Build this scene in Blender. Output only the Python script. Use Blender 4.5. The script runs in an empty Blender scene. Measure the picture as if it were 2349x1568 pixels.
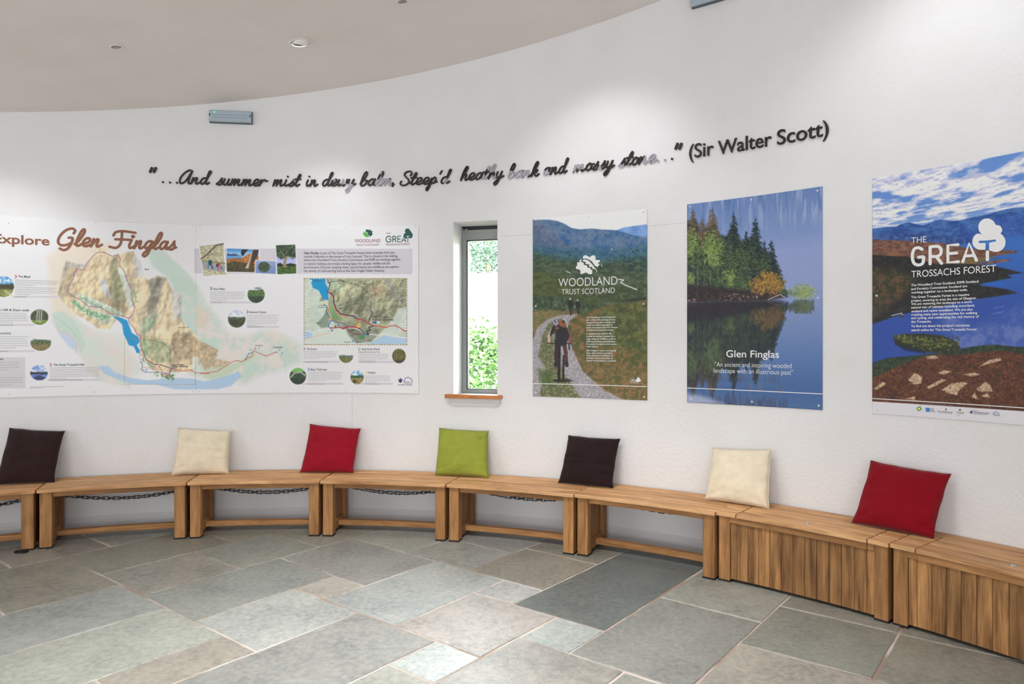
import bpy, bmesh, math, random
import numpy as np
from mathutils import Vector, Matrix, noise as mnoise

scene = bpy.context.scene
COL = scene.collection
R2D = 180.0 / math.pi

# ------------------------------------------------------------------ camera
EYE = 1.56                      # eye height, metres
FPX = 1603.0                    # focal length for a frame 2349 wide
cam_data = bpy.data.cameras.new('camera')
cam_data.sensor_width = 36.0
cam_data.lens = FPX / 2349.0 * 36.0
cam_data.clip_start = 0.05
cam = bpy.data.objects.new('camera', cam_data)
cam.location = (0, 0, EYE)
cam.rotation_euler = (math.pi / 2, 0, 0)
COL.objects.link(cam)
scene.camera = cam

# ------------------------------------------------------------------ world, sun, area lights, exposure
world = bpy.data.worlds.new('overcast_sky')
scene.world = world
world.use_nodes = True
bg = world.node_tree.nodes['Background']
bg.inputs['Color'].default_value = (0.86, 0.93, 1.0, 1)
bg.inputs['Strength'].default_value = 38.0


def add_light(name, kind, loc, target, energy, color, **kw):
    d = bpy.data.lights.new(name, kind)
    d.energy = energy
    d.color = color
    for k, v in kw.items():
        setattr(d, k, v)
    o = bpy.data.objects.new(name, d)
    o.location = loc
    o.rotation_euler = (Vector(target) - Vector(loc)).to_track_quat('-Z', 'Y').to_euler()
    COL.objects.link(o)
    return o


add_light('sun', 'SUN', (-20, 10, 25), (0, 14, 0), 9.0, (1.0, 0.97, 0.9), angle=0.02)
# unseen area fill added behind the camera, where no opening is built
add_light('rear_fill', 'AREA', (-1.0, -3.6, 1.4), (-1.4, 3.5, 3.3), 200, (0.93, 0.968, 1.0),
          shape='RECTANGLE', size=6.0, size_y=2.2)
add_light('side_fill', 'AREA', (-6.2, 0.2, 1.5), (0.5, 3.0, 3.0), 66, (0.93, 0.968, 1.0),
          shape='RECTANGLE', size=3.0, size_y=1.8)  # further area fill added at the left, no window behind it
add_light('floor_pool_fill', 'AREA', (-0.6, 2.9, 3.70), (-0.55, 3.3, 0), 60, (1.0, 0.985, 0.965),
          shape='DISK', size=1.2, spread=math.radians(95))  # added disc lamp to brighten the floor centre; no fitting is built

vs = scene.view_settings
vs.view_transform = 'Standard'
vs.look = 'None'
vs.exposure = -0.04
vs.gamma = 1.0
vs.use_curve_mapping = False
scene.cycles.use_denoising = True
scene.cycles.max_bounces = 6
scene.cycles.diffuse_bounces = 4
scene.cycles.glossy_bounces = 3
scene.cycles.transmission_bounces = 2
scene.cycles.transparent_max_bounces = 6
scene.cycles.use_adaptive_sampling = True
scene.cycles.adaptive_threshold = 0.03
scene.cycles.use_light_tree = True
scene.cycles.sample_clamp_indirect = 8.0

# ------------------------------------------------------------------ the round room: plan and helpers
CX, CY, RW = -1.72, 0.73, 5.40      # centre and inner radius of the round wall


def pt(th, r, z=0.0):
    """polar plan (degrees clockwise from +Y about the room centre) to world"""
    a = math.radians(th)
    return Vector((CX + r * math.sin(a), CY + r * math.cos(a), z))


def ceil_z(x, y):
    return 3.858 + 0.1469 * x + 0.0247 * y


def wall_at(x, y, r=RW):
    """photo measurement -> (theta, z) on the round wall (works on arrays)"""
    x = np.asarray(x, float); y = np.asarray(y, float)
    dx = (x - 1174.5) / FPX
    A = dx * dx + 1
    B = -2 * (dx * CX + CY)
    D = CX * CX + CY * CY - r * r
    t = (-B + np.sqrt(B * B - 4 * A * D)) / 2 / A
    return np.degrees(np.arctan2(t * dx - CX, t - CY)), EYE + t * (784.0 - y) / FPX


def plan_at(x, y, z=0.0):
    """photo measurement -> world point at height z"""
    Y = FPX * (EYE - z) / (y - 784.0)
    return Vector(((x - 1174.5) / FPX * Y, Y, z))


def s2l(c):
    c = np.asarray(c, float)
    return np.where(c <= 0.04045, c / 12.92, ((c + 0.055) / 1.055) ** 2.4)


def rgb(r, g, b):
    return tuple(s2l(np.array([r, g, b]) / 255.0)) + (1.0,)


def tag(o, label=None, cat=None, group=None, kind=None):
    if label: o['label'] = label
    if cat: o['category'] = cat
    if group: o['group'] = group
    if kind: o['kind'] = kind
    return o


def empty(name, loc=(0, 0, 0), rz=0.0):
    o = bpy.data.objects.new(name, None)
    o.location = loc
    o.rotation_euler = (0, 0, rz)
    o.empty_display_size = 0.1
    COL.objects.link(o)
    return o


def link(name, me, parent=None, mats=(), smooth=False):
    for m in mats:
        me.materials.append(m)
    if smooth:
        me.polygons.foreach_set('use_smooth', [True] * len(me.polygons))
    o = bpy.data.objects.new(name, me)
    COL.objects.link(o)
    if parent is not None:
        o.parent = parent
    return o


class MB:
    """collects verts / faces (with uv and material index) for ONE mesh object"""
    def __init__(s):
        s.v = []; s.f = []; s.uv = []; s.m = []

    def add(s, verts, faces, uvs=None, mi=0):
        n = len(s.v)
        s.v += [tuple(p) for p in verts]
        for k, f in enumerate(faces):
            s.f.append([n + i for i in f])
            s.uv.append(uvs[k] if uvs else None)
            s.m.append(mi)

    def build(s, name, mats, parent=None, smooth=False):
        me = bpy.data.meshes.new(name)
        me.from_pydata(s.v, [], s.f)
        if any(u is not None for u in s.uv):
            lay = me.uv_layers.new(name='UVMap')
            k = 0
            flat = []
            for u, f in zip(s.uv, s.f):
                flat += [c for q in (u or [(0, 0)] * len(f)) for c in q]
            lay.data.foreach_set('uv', flat)
        me.update()
        if not isinstance(mats, (list, tuple)): mats = [mats]
        o = link(name, me, parent, mats, smooth)
        if any(s.m): me.polygons.foreach_set('material_index', s.m)
        return o


def board(mb, c, g, w, t, L, W, T, ch=0.003, mi=0):
    """chamfered board: centre c, grain / width / thickness unit axes and full sizes; uv follows the grain"""
    c, g, w, t = Vector(c), Vector(g).normalized(), Vector(w).normalized(), Vector(t).normalized()
    if g.cross(w).dot(t) < 0: w = -w
    ch = min(ch, W * .3, T * .3)
    a, b = W / 2, T / 2
    prof = [(-a + ch, -b), (a - ch, -b), (a, -b + ch), (a, b - ch), (a - ch, b), (-a + ch, b), (-a, b - ch), (-a, -b + ch)]
    vs_, fs, us = [], [], []
    for e in (-1, 1):
        for (x, y) in prof:
            vs_.append(c + g * (e * L / 2) + w * x + t * y)
    per = [0]
    for i in range(8):
        p, q = prof[i], prof[(i + 1) % 8]
        per.append(per[-1] + math.hypot(p[0] - q[0], p[1] - q[1]))
    u0 = random.uniform(0, 3)
    for i in range(8):
        j = (i + 1) % 8
        fs.append([i, j, 8 + j, 8 + i])
        us.append([(u0, per[i]), (u0, per[i + 1]), (u0 + L, per[i + 1]), (u0 + L, per[i])])
    fs.append(list(range(7, -1, -1))); us.append([(prof[i][0] * .3, prof[i][1] + 5) for i in range(7, -1, -1)])
    fs.append(list(range(8, 16))); us.append([(prof[i][0] * .3, prof[i][1] + 6) for i in range(8)])
    mb.add(vs_, fs, us, mi)


def arc_board(mb, th0, th1, r0, r1, z0, z1, ro, ch=0.003, n=10, mi=0, cen=None):
    """board bent along the round wall, in the bench's own frame (x along, y outwards, origin at radius ro)"""
    prof = [(r0 + ch, z0), (r1 - ch, z0), (r1, z0 + ch), (r1, z1 - ch), (r1 - ch, z1), (r0 + ch, z1), (r0, z1 - ch), (r0, z0 + ch)]
    per = [0]
    for i in range(8):
        p, q = prof[i], prof[(i + 1) % 8]
        per.append(per[-1] + math.hypot(p[0] - q[0], p[1] - q[1]))
    vs_, fs, us = [], [], []
    u0 = random.uniform(0, 3)
    for k in range(n + 1):
        a = math.radians(th0 + (th1 - th0) * k / n)
        for r, z in prof:
            vs_.append((r * math.sin(a), r * math.cos(a) - ro, z))
    for k in range(n):
        ua = u0 + math.radians((th1 - th0) * k / n) * r0
        ub = u0 + math.radians((th1 - th0) * (k + 1) / n) * r0
        for i in range(8):
            j = (i + 1) % 8
            fs.append([k * 8 + j, k * 8 + i, k * 8 + 8 + i, k * 8 + 8 + j])
            us.append([(ua, per[i + 1]), (ua, per[i]), (ub, per[i]), (ub, per[i + 1])])
    fs.append(list(range(8))); us.append([(p[0] * .3, p[1] + 5) for p in prof])
    fs.append([n * 8 + i for i in range(7, -1, -1)]); us.append([(prof[i][0] * .3, prof[i][1] + 6) for i in range(7, -1, -1)])
    mb.add(vs_, fs, us, mi)


def ring_sweep(mb, path, rad, seg=6, closed=False, mi=0):
    """round bar along a path"""
    n = len(path)
    path = [Vector(p) for p in path]
    vs_ = []
    up0 = None
    for i in range(n):
        a = path[(i - 1) % n] if (closed or i > 0) else path[i]
        b = path[(i + 1) % n] if (closed or i < n - 1) else path[i]
        d = (b - a).normalized()
        if up0 is None:
            up0 = Vector((0, 0, 1)) if abs(d.z) < .9 else Vector((1, 0, 0))
        s_ = d.cross(up0).normalized()
        u_ = s_.cross(d).normalized()
        up0 = u_
        for k in range(seg):
            q = 2 * math.pi * k / seg
            vs_.append(path[i] + s_ * (rad * math.cos(q)) + u_ * (rad * math.sin(q)))
    fs = []
    for i in range(n if closed else n - 1):
        for k in range(seg):
            a = i * seg + k; b = i * seg + (k + 1) % seg
            c = ((i + 1) % n) * seg + (k + 1) % seg; d = ((i + 1) % n) * seg + k
            fs.append([a, b, c, d])
    if not closed:
        fs.append(list(range(seg - 1, -1, -1))); fs.append([(n - 1) * seg + k for k in range(seg)])
    mb.add(vs_, fs, None, mi)


def lathe(mb, prof, origin, axis=(0, 0, 1), seg=20, mi=0, cap=True):
    """prof: (radius, height) list turned about axis"""
    ax = Vector(axis).normalized()
    s_ = ax.orthogonal().normalized(); t_ = ax.cross(s_)
    o = Vector(origin)
    vs_ = []
    for r, h in prof:
        for k in range(seg):
            q = 2 * math.pi * k / seg
            vs_.append(o + ax * h + s_ * (r * math.cos(q)) + t_ * (r * math.sin(q)))
    fs = []
    for i in range(len(prof) - 1):
        for k in range(seg):
            fs.append([i * seg + k, i * seg + (k + 1) % seg, (i + 1) * seg + (k + 1) % seg, (i + 1) * seg + k])
    if cap:
        fs.append(list(range(seg - 1, -1, -1)))
        fs.append([(len(prof) - 1) * seg + k for k in range(seg)])
    mb.add(vs_, fs, None, mi)


# ------------------------------------------------------------------ materials
def nmat(name):
    m = bpy.data.materials.new(name)
    m.use_nodes = True
    nt = m.node_tree
    return m, nt, nt.nodes['Principled BSDF']


def node(nt, t, **kw):
    n = nt.nodes.new(t)
    for k, v in kw.items():
        setattr(n, k, v)
    return n


def setin(n, **kw):
    for k, v in kw.items():
        n.inputs[k.replace('_', ' ')].default_value = v
    return n


def simple(name, col, rough=0.5, metal=0.0, bump=0.0, bscale=200.0, var=0.0):
    m, nt, p = nmat(name)
    setin(p, Base_Color=col, Roughness=rough, Metallic=metal)
    tc = node(nt, 'ShaderNodeTexCoord')
    nz = setin(node(nt, 'ShaderNodeTexNoise'), Scale=bscale, Detail=3.0)
    nt.links.new(tc.outputs['Object'], nz.inputs['Vector'])
    if bump:
        b = setin(node(nt, 'ShaderNodeBump'), Strength=bump, Distance=0.002)
        nt.links.new(nz.outputs['Fac'], b.inputs['Height'])
        nt.links.new(b.outputs['Normal'], p.inputs['Normal'])
    if var:
        mx = node(nt, 'ShaderNodeMix', data_type='RGBA')
        mx.inputs[6].default_value = tuple(c * (1 - var) for c in col[:3]) + (1,)
        mx.inputs[7].default_value = tuple(min(1, c * (1 + var)) for c in col[:3]) + (1,)
        nt.links.new(nz.outputs['Fac'], mx.inputs[0])
        nt.links.new(mx.outputs[2], p.inputs['Base Color'])
    return m


def make_plaster(name, col, strength=.35):
    m, nt, p = nmat(name)
    setin(p, Roughness=0.62)
    p.inputs['Specular IOR Level'].default_value = .25
    tc = node(nt, 'ShaderNodeTexCoord')
    n1 = setin(node(nt, 'ShaderNodeTexNoise'), Scale=34.0, Detail=2.0, Roughness=.65)
    n3 = setin(node(nt, 'ShaderNodeTexNoise'), Scale=2.3, Detail=3.0)
    for n in (n1, n3):
        nt.links.new(tc.outputs['Object'], n.inputs['Vector'])
    b = setin(node(nt, 'ShaderNodeBump'), Strength=strength, Distance=0.008)
    nt.links.new(n1.outputs['Fac'], b.inputs['Height']); nt.links.new(b.outputs['Normal'], p.inputs['Normal'])
    cr = node(nt, 'ShaderNodeValToRGB')
    cr.color_ramp.elements[0].position = .3; cr.color_ramp.elements[1].position = .62
    cr.color_ramp.elements[0].color = tuple(c * k for c, k in zip(col[:3], (.965, .96, .945))) + (1,)
    cr.color_ramp.elements[1].color = col
    nt.links.new(n3.outputs['Fac'], cr.inputs['Fac']); nt.links.new(cr.outputs['Color'], p.inputs['Base Color'])
    return m


def make_wood(name, dark, light, rough=.45, streak=.5, tone=.25):
    """grain runs along uv.x; every board shifts the grain and its tone by its own random"""
    m, nt, p = nmat(name)
    uv = node(nt, 'ShaderNodeTexCoord'); oi = node(nt, 'ShaderNodeObjectInfo')
    off = node(nt, 'ShaderNodeVectorMath', operation='SCALE'); off.inputs[0].default_value = (3.7, 9.1, 5.3)
    nt.links.new(oi.outputs['Random'], off.inputs['Scale'])
    add = node(nt, 'ShaderNodeVectorMath', operation='ADD')
    nt.links.new(uv.outputs['UV'], add.inputs[0]); nt.links.new(off.outputs[0], add.inputs[1])

    def grain(sx, sy, det, dist=0.0):
        mp = node(nt, 'ShaderNodeMapping'); mp.inputs['Scale'].default_value = (sx, sy, 1)
        nt.links.new(add.outputs[0], mp.inputs['Vector'])
        n = setin(node(nt, 'ShaderNodeTexNoise'), Scale=1.0, Detail=det, Distortion=dist, Roughness=.55)
        nt.links.new(mp.outputs[0], n.inputs['Vector'])
        return n.outputs['Fac']
    broad = grain(1.6, 20, 3, .6)
    fine = grain(6, 260, 4)
    blot = grain(3.0, 8, 3, 1.2)
    cr = node(nt, 'ShaderNodeValToRGB')
    cr.color_ramp.elements[0].position = .33; cr.color_ramp.elements[1].position = .66
    cr.color_ramp.elements[0].color = dark; cr.color_ramp.elements[1].color = light
    s1 = node(nt, 'ShaderNodeMath', operation='MULTIPLY_ADD'); s1.inputs[1].default_value = streak
    nt.links.new(fine, s1.inputs[0])
    s2 = node(nt, 'ShaderNodeMath', operation='MULTIPLY'); s2.inputs[1].default_value = 1 - streak
    nt.links.new(broad, s2.inputs[0]); nt.links.new(s2.outputs[0], s1.inputs[2])
    nt.links.new(s1.outputs[0], cr.inputs['Fac'])
    # own tone of the board and soft blotches
    mr = node(nt, 'ShaderNodeMapRange'); mr.inputs['To Min'].default_value = 1 - tone; mr.inputs['To Max'].default_value = 1 + tone * .6
    nt.links.new(oi.outputs['Random'], mr.inputs['Value'])
    mb_ = node(nt, 'ShaderNodeMapRange'); mb_.inputs['From Min'].default_value = .3; mb_.inputs['From Max'].default_value = .7
    mb_.inputs['To Min'].default_value = .78; mb_.inputs['To Max'].default_value = 1.1
    nt.links.new(blot, mb_.inputs['Value'])
    mm = node(nt, 'ShaderNodeMath', operation='MULTIPLY')
    nt.links.new(mr.outputs[0], mm.inputs[0]); nt.links.new(mb_.outputs[0], mm.inputs[1])
    sc_ = node(nt, 'ShaderNodeVectorMath', operation='SCALE')
    nt.links.new(cr.outputs['Color'], sc_.inputs[0]); nt.links.new(mm.outputs[0], sc_.inputs['Scale'])
    nt.links.new(sc_.outputs[0], p.inputs['Base Color'])
    setin(p, Roughness=rough); p.inputs['Specular IOR Level'].default_value = .3
    return m


def make_stone():
    m, nt, p = nmat('riven_slate')
    tc = node(nt, 'ShaderNodeTexCoord'); oi = node(nt, 'ShaderNodeObjectInfo')
    n1 = setin(node(nt, 'ShaderNodeTexNoise'), Scale=2.6, Detail=5.0, Roughness=.62)
    n2 = setin(node(nt, 'ShaderNodeTexNoise'), Scale=30.0, Detail=4.0, Roughness=.7)
    off = node(nt, 'ShaderNodeVectorMath', operation='SCALE'); off.inputs[0].default_value = (17, 31, 3)
    nt.links.new(oi.outputs['Random'], off.inputs['Scale'])
    add = node(nt, 'ShaderNodeVectorMath', operation='ADD')
    nt.links.new(tc.outputs['Object'], add.inputs[0]); nt.links.new(off.outputs[0], add.inputs[1])
    for n in (n1, n2): nt.links.new(add.outputs[0], n.inputs['Vector'])
    cr = node(nt, 'ShaderNodeValToRGB')
    e = cr.color_ramp.elements
    e[0].position = .34; e[0].color = (.60, .61, .62, 1)
    e[1].position = .68; e[1].color = (1.30, 1.28, 1.25, 1)
    x = e.new(.5); x.color = (.96, .965, .95, 1)
    mixn = node(nt, 'ShaderNodeMath', operation='MULTIPLY_ADD'); mixn.inputs[1].default_value = .62
    h = node(nt, 'ShaderNodeMath', operation='MULTIPLY'); h.inputs[1].default_value = .38
    nt.links.new(n1.outputs['Fac'], h.inputs[0]); nt.links.new(n2.outputs['Fac'], mixn.inputs[0]); nt.links.new(h.outputs[0], mixn.inputs[2])
    nt.links.new(mixn.outputs[0], cr.inputs['Fac'])
    mul = node(nt, 'ShaderNodeMix', data_type='RGBA', blend_type='MULTIPLY'); mul.inputs[0].default_value = 1
    nt.links.new(oi.outputs['Color'], mul.inputs[6]); nt.links.new(cr.outputs['Color'], mul.inputs[7])
    nt.links.new(mul.outputs[2], p.inputs['Base Color'])
    rr = node(nt, 'ShaderNodeMapRange'); rr.inputs['To Min'].default_value = .3; rr.inputs['To Max'].default_value = .55
    nt.links.new(n2.outputs['Fac'], rr.inputs['Value']); nt.links.new(rr.outputs[0], p.inputs['Roughness'])
    b = setin(node(nt, 'ShaderNodeBump'), Strength=.45, Distance=.006)
    nt.links.new(n2.outputs['Fac'], b.inputs['Height']); nt.links.new(b.outputs['Normal'], p.inputs['Normal'])
    return m


def make_fabric(name, col, sheen=.3):
    m, nt, p = nmat(name)
    tc = node(nt, 'ShaderNodeTexCoord')
    n = setin(node(nt, 'ShaderNodeTexNoise'), Scale=420.0, Detail=2.0)
    n2 = setin(node(nt, 'ShaderNodeTexNoise'), Scale=14.0, Detail=4.0)
    for q in (n, n2): nt.links.new(tc.outputs['Object'], q.inputs['Vector'])
    mx = node(nt, 'ShaderNodeMix', data_type='RGBA')
    mx.inputs[6].default_value = tuple(c * .8 for c in col[:3]) + (1,)
    mx.inputs[7].default_value = tuple(min(1, c * 1.15) for c in col[:3]) + (1,)
    nt.links.new(n2.outputs['Fac'], mx.inputs[0]); nt.links.new(mx.outputs[2], p.inputs['Base Color'])
    setin(p, Roughness=.92); p.inputs['Sheen Weight'].default_value = sheen
    p.inputs['Specular IOR Level'].default_value = .15
    b = setin(node(nt, 'ShaderNodeBump'), Strength=.35, Distance=.0015)
    nt.links.new(n.outputs['Fac'], b.inputs['Height']); nt.links.new(b.outputs['Normal'], p.inputs['Normal'])
    return m


def make_emit(name, col, s):
    m, nt, p = nmat(name)
    setin(p, Base_Color=col, Emission_Color=col, Emission_Strength=s)
    return m


M = {}
M['wall'] = make_plaster('white_plaster', rgb(238, 237, 238), .5)
M['ceiling'] = make_plaster('white_ceiling_paint', rgb(240, 233, 228), .12)
M['skirting'] = simple('white_gloss_paint', rgb(222, 220, 222), .4, bump=.1, bscale=60)
M['crack'] = simple('plaster_joint_line', rgb(176, 170, 166), .9)  # own tone of the joints and cracks, slightly darker than the wall
M['grout'] = simple('pink_grey_grout', rgb(196, 182, 172), .9, bump=.6, bscale=160)
_m = M['grout'].node_tree; _p = _m.nodes['Principled BSDF']
_n = setin(node(_m, 'ShaderNodeTexNoise'), Scale=1.7, Detail=4.0); _t = node(_m, 'ShaderNodeTexCoord'); _m.links.new(_t.outputs['Object'], _n.inputs['Vector'])
_r = node(_m, 'ShaderNodeValToRGB'); _r.color_ramp.elements[0].position = .42; _r.color_ramp.elements[1].position = .58
_r.color_ramp.elements[0].color = rgb(158, 132, 116); _r.color_ramp.elements[1].color = rgb(208, 194, 184)
_m.links.new(_n.outputs['Fac'], _r.inputs['Fac']); _m.links.new(_r.outputs['Color'], _p.inputs['Base Color'])
M['stone'] = make_stone()
M['oak_top'] = make_wood('oiled_oak_seat', rgb(166, 112, 66), rgb(240, 192, 140), .58, .45, .14)
M['oak'] = make_wood('oiled_oak_frame', rgb(128, 86, 48), rgb(198, 146, 94), .58, .45, .14)
M['oak_box'] = make_wood('oiled_oak_boards', rgb(88, 54, 28), rgb(194, 144, 92), .55, .3, .3)
M['sill'] = make_wood('varnished_sill', rgb(190, 112, 58), rgb(222, 148, 86), .35, .5, .05)
M['rubber'] = simple('black_rubber', rgb(26, 24, 24), .7)
M['chain'] = simple('black_painted_steel', rgb(22, 22, 24), .45, .3)
M['steel'] = simple('brushed_steel', rgb(190, 195, 200), .25, 1.0)
M['frame'] = simple('grey_window_metal', rgb(150, 152, 149), .45, .0, var=.05)
M['gasket'] = simple('dark_gasket', rgb(38, 40, 44), .6)
M['white_metal'] = simple('white_enamel', rgb(232, 228, 222), .4)
M['letter'] = simple('dark_brown_acrylic', rgb(40, 27, 26), .42)
M['letter_bare'] = simple('grey_flaked_acrylic', rgb(172, 168, 178), .45)


# ------------------------------------------------------------------ the room shell
WT = 0.34
WIN0, WIN1, WZ0, WZ1 = 13.03, 17.20, 1.105, 2.587


def build_wall(name, ths, zt=4.95, hole=None):
    mb = MB()
    for a, b in zip(ths[:-1], ths[1:]):
        inwin = hole and a >= hole[0] - 1e-6 and b <= hole[1] + 1e-6
        spans = [(-.05, hole[2]), (hole[3], zt)] if inwin else [(-.05, zt)]
        for z0, z1 in spans:
            for r, flip in ((RW, False), (RW + WT, True)):
                q = [pt(a, r, z0), pt(b, r, z0), pt(b, r, z1), pt(a, r, z1)]
                f = [0, 1, 2, 3] if flip else [3, 2, 1, 0]
                # inner face looks at the room
                mb.add(q, [f[::-1]] if not flip else [f[::-1]])
            # top and bottom caps
            for z, up in ((z0, False), (z1, True)):
                q = [pt(a, RW, z), pt(b, RW, z), pt(b, RW + WT, z), pt(a, RW + WT, z)]
                mb.add(q, [[0, 1, 2, 3]] if not up else [[3, 2, 1, 0]])
    if hole:
        for th in (hole[0], hole[1]):
            q = [pt(th, RW, hole[2]), pt(th, RW + WT, hole[2]), pt(th, RW + WT, hole[3]), pt(th, RW, hole[3])]
            mb.add(q, [[0, 1, 2, 3]])
    for th in (ths[0], ths[-1]):
        q = [pt(th, RW, -.05), pt(th, RW + WT, -.05), pt(th, RW + WT, zt), pt(th, RW, zt)]
        mb.add(q, [[0, 1, 2, 3]])
    o = mb.build(name, M['wall'])
    bm = bmesh.new(); bm.from_mesh(o.data)
    bmesh.ops.remove_doubles(bm, verts=bm.verts, dist=1e-5)
    bmesh.ops.recalc_face_normals(bm, faces=bm.faces)
    bm.to_mesh(o.data); bm.free()
    return tag(o, kind='structure')


ths = sorted(set([-70 + 1.25 * k for k in range(117)] + [WIN0, WIN1]))
build_wall('wall_back', [t for t in ths if t <= 75], hole=(WIN0, WIN1, WZ0, WZ1))
build_wall('wall_front', [75 + 2.0 * k for k in range(108)] + [290])

# ceiling: one sloping plane
mb = MB()
ring = [pt(k * 3.75, RW + .12) for k in range(96)]
mb.add([(p.x, p.y, ceil_z(p.x, p.y)) for p in ring] + [(p.x, p.y, ceil_z(p.x, p.y) + .12) for p in ring],
       [list(range(96))[::-1], [96 + k for k in range(96)]] + [[k, (k + 1) % 96, 96 + (k + 1) % 96, 96 + k] for k in range(96)])
tag(mb.build('ceiling', M['ceiling']), kind='structure')

# floor bed (the grout) and the flagstones
mb = MB()
ring = [pt(k * 3.75, RW + .06) for k in range(96)]
mb.add([(p.x, p.y, -.004) for p in ring] + [(p.x, p.y, -.06) for p in ring],
       [list(range(96))[::-1], [96 + k for k in range(96)]] + [[k, 96 + k, 96 + (k + 1) % 96, (k + 1) % 96] for k in range(96)])
FLOOR = tag(mb.build('floor', M['grout']), kind='structure')

E1 = Vector((0.78489, -0.61964, 0)); E2 = Vector((0.61964, 0.78489, 0))
# lines of the 310 mm laying module, measured in the photograph
def PL(i): return -5.70 + i * .3128
QT = {-2: 1.34, 0: 1.97, 1: 2.29, 2: 2.62, 3: 2.93, 4: 3.27, 5: 3.57, 6: 3.91, 7: 4.22}
def QL(j): return QT[j] if j in QT else 1.97 + j * .3215

# (p0, p1, q0, q1 in modules, tone)   tone: d dark blue, g grey, b brown-grey, l light, w pale warm
ST = [(0, 2, 0, 3, 'b'), (0, 2, 3, 6, 'b'), (2, 4, 0, 2, 'b'), (2, 4, 2, 4, 'g'), (2, 4, 4, 7, 'b'),
      (4, 6, 0, 3, 'g'), (4, 7, 3, 5, 'g'), (6, 8, 0, 2, 'l'), (6, 7, 2, 3, 'w'), (7, 9, 2, 5, 'l'),
      (8, 10, -2, 2, 'g'), (7, 8, -2, 0, 'w'), (-2, 0, 0, 1, 'b'), (0, 3, -2, 0, 'b'), (3, 5, -3, 0, 'g'), (5, 7, -4, 0, 'l'),
      (-2, 0, -1, 0, 'b'), (-2, 0, 1, 5, 'b'),
      (4, 6, 5, 7, 'g'), (6, 8, 5, 6.5, 'g'), (6, 8, 6.5, 9, 'g'), (8, 10, 5, 7, 'b'), (8, 10, 7, 10, 'b'),
      (9, 10, 4, 5, 'l'), (9, 11, 2, 4, 'w'), (10, 12, 4, 9, 'd'), (11, 12, 3, 4, 'l'), (11, 13, 1, 3, 'w'),
      (10, 11, 1, 2, 'l'), (10, 13, -1, 1, 'g'), (12, 14, 3, 6, 'g'), (12, 14, 6, 9, 'g'),
      (14, 16, 5, 7, 'g'), (14, 16, 7, 10, 'b'), (14, 17, 3, 5, 'w'), (16, 18, 5, 7, 'b'), (13, 15, 0, 3, 'g'), (17, 19, 3, 5, 'g'),
      (16, 18, 7, 9, 'b')]
TONE = {'d': (108, 114, 113), 'g': (143, 145, 140), 'b': (139, 136, 128), 'l': (161, 164, 160), 'w': (160, 155, 147)}
occ = set()
def cells(s):
    return {(i, j) for i in range(math.floor(s[0]), math.ceil(s[1])) for j in range(math.floor(s[2]), math.ceil(s[3]))}
for s in ST: occ |= cells(s)
rs = random.Random(11)
for j in range(-20, 16):
    for i in range(-8, 28):
        if (i, j) in occ: continue
        for w, h in rs.sample([(2, 3), (3, 2), (2, 2), (3, 3), (2, 4)], 5) + [(2, 1), (1, 2), (1, 1)]:
            c = {(a, b) for a in range(i, i + w) for b in range(j, j + h)}
            if not (c & occ):
                occ |= c
                ST.append((i, i + w, j, j + h, rs.choice('ggbblwd')))
                break


def clip_circle(poly, r):
    n = 96
    for k in range(n):
        a = 2 * math.pi * k / n
        nx, ny = math.sin(a), math.cos(a)
        out = []
        for u, v in zip(poly, poly[1:] + poly[:1]):
            du = (u[0] - CX) * nx + (u[1] - CY) * ny - r
            dv = (v[0] - CX) * nx + (v[1] - CY) * ny - r
            if du <= 0: out.append(u)
            if du * dv < 0:
                t = du / (du - dv)
                out.append((u[0] + (v[0] - u[0]) * t, u[1] + (v[1] - u[1]) * t))
        poly = out
        if len(poly) < 3: return []
    return poly


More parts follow.
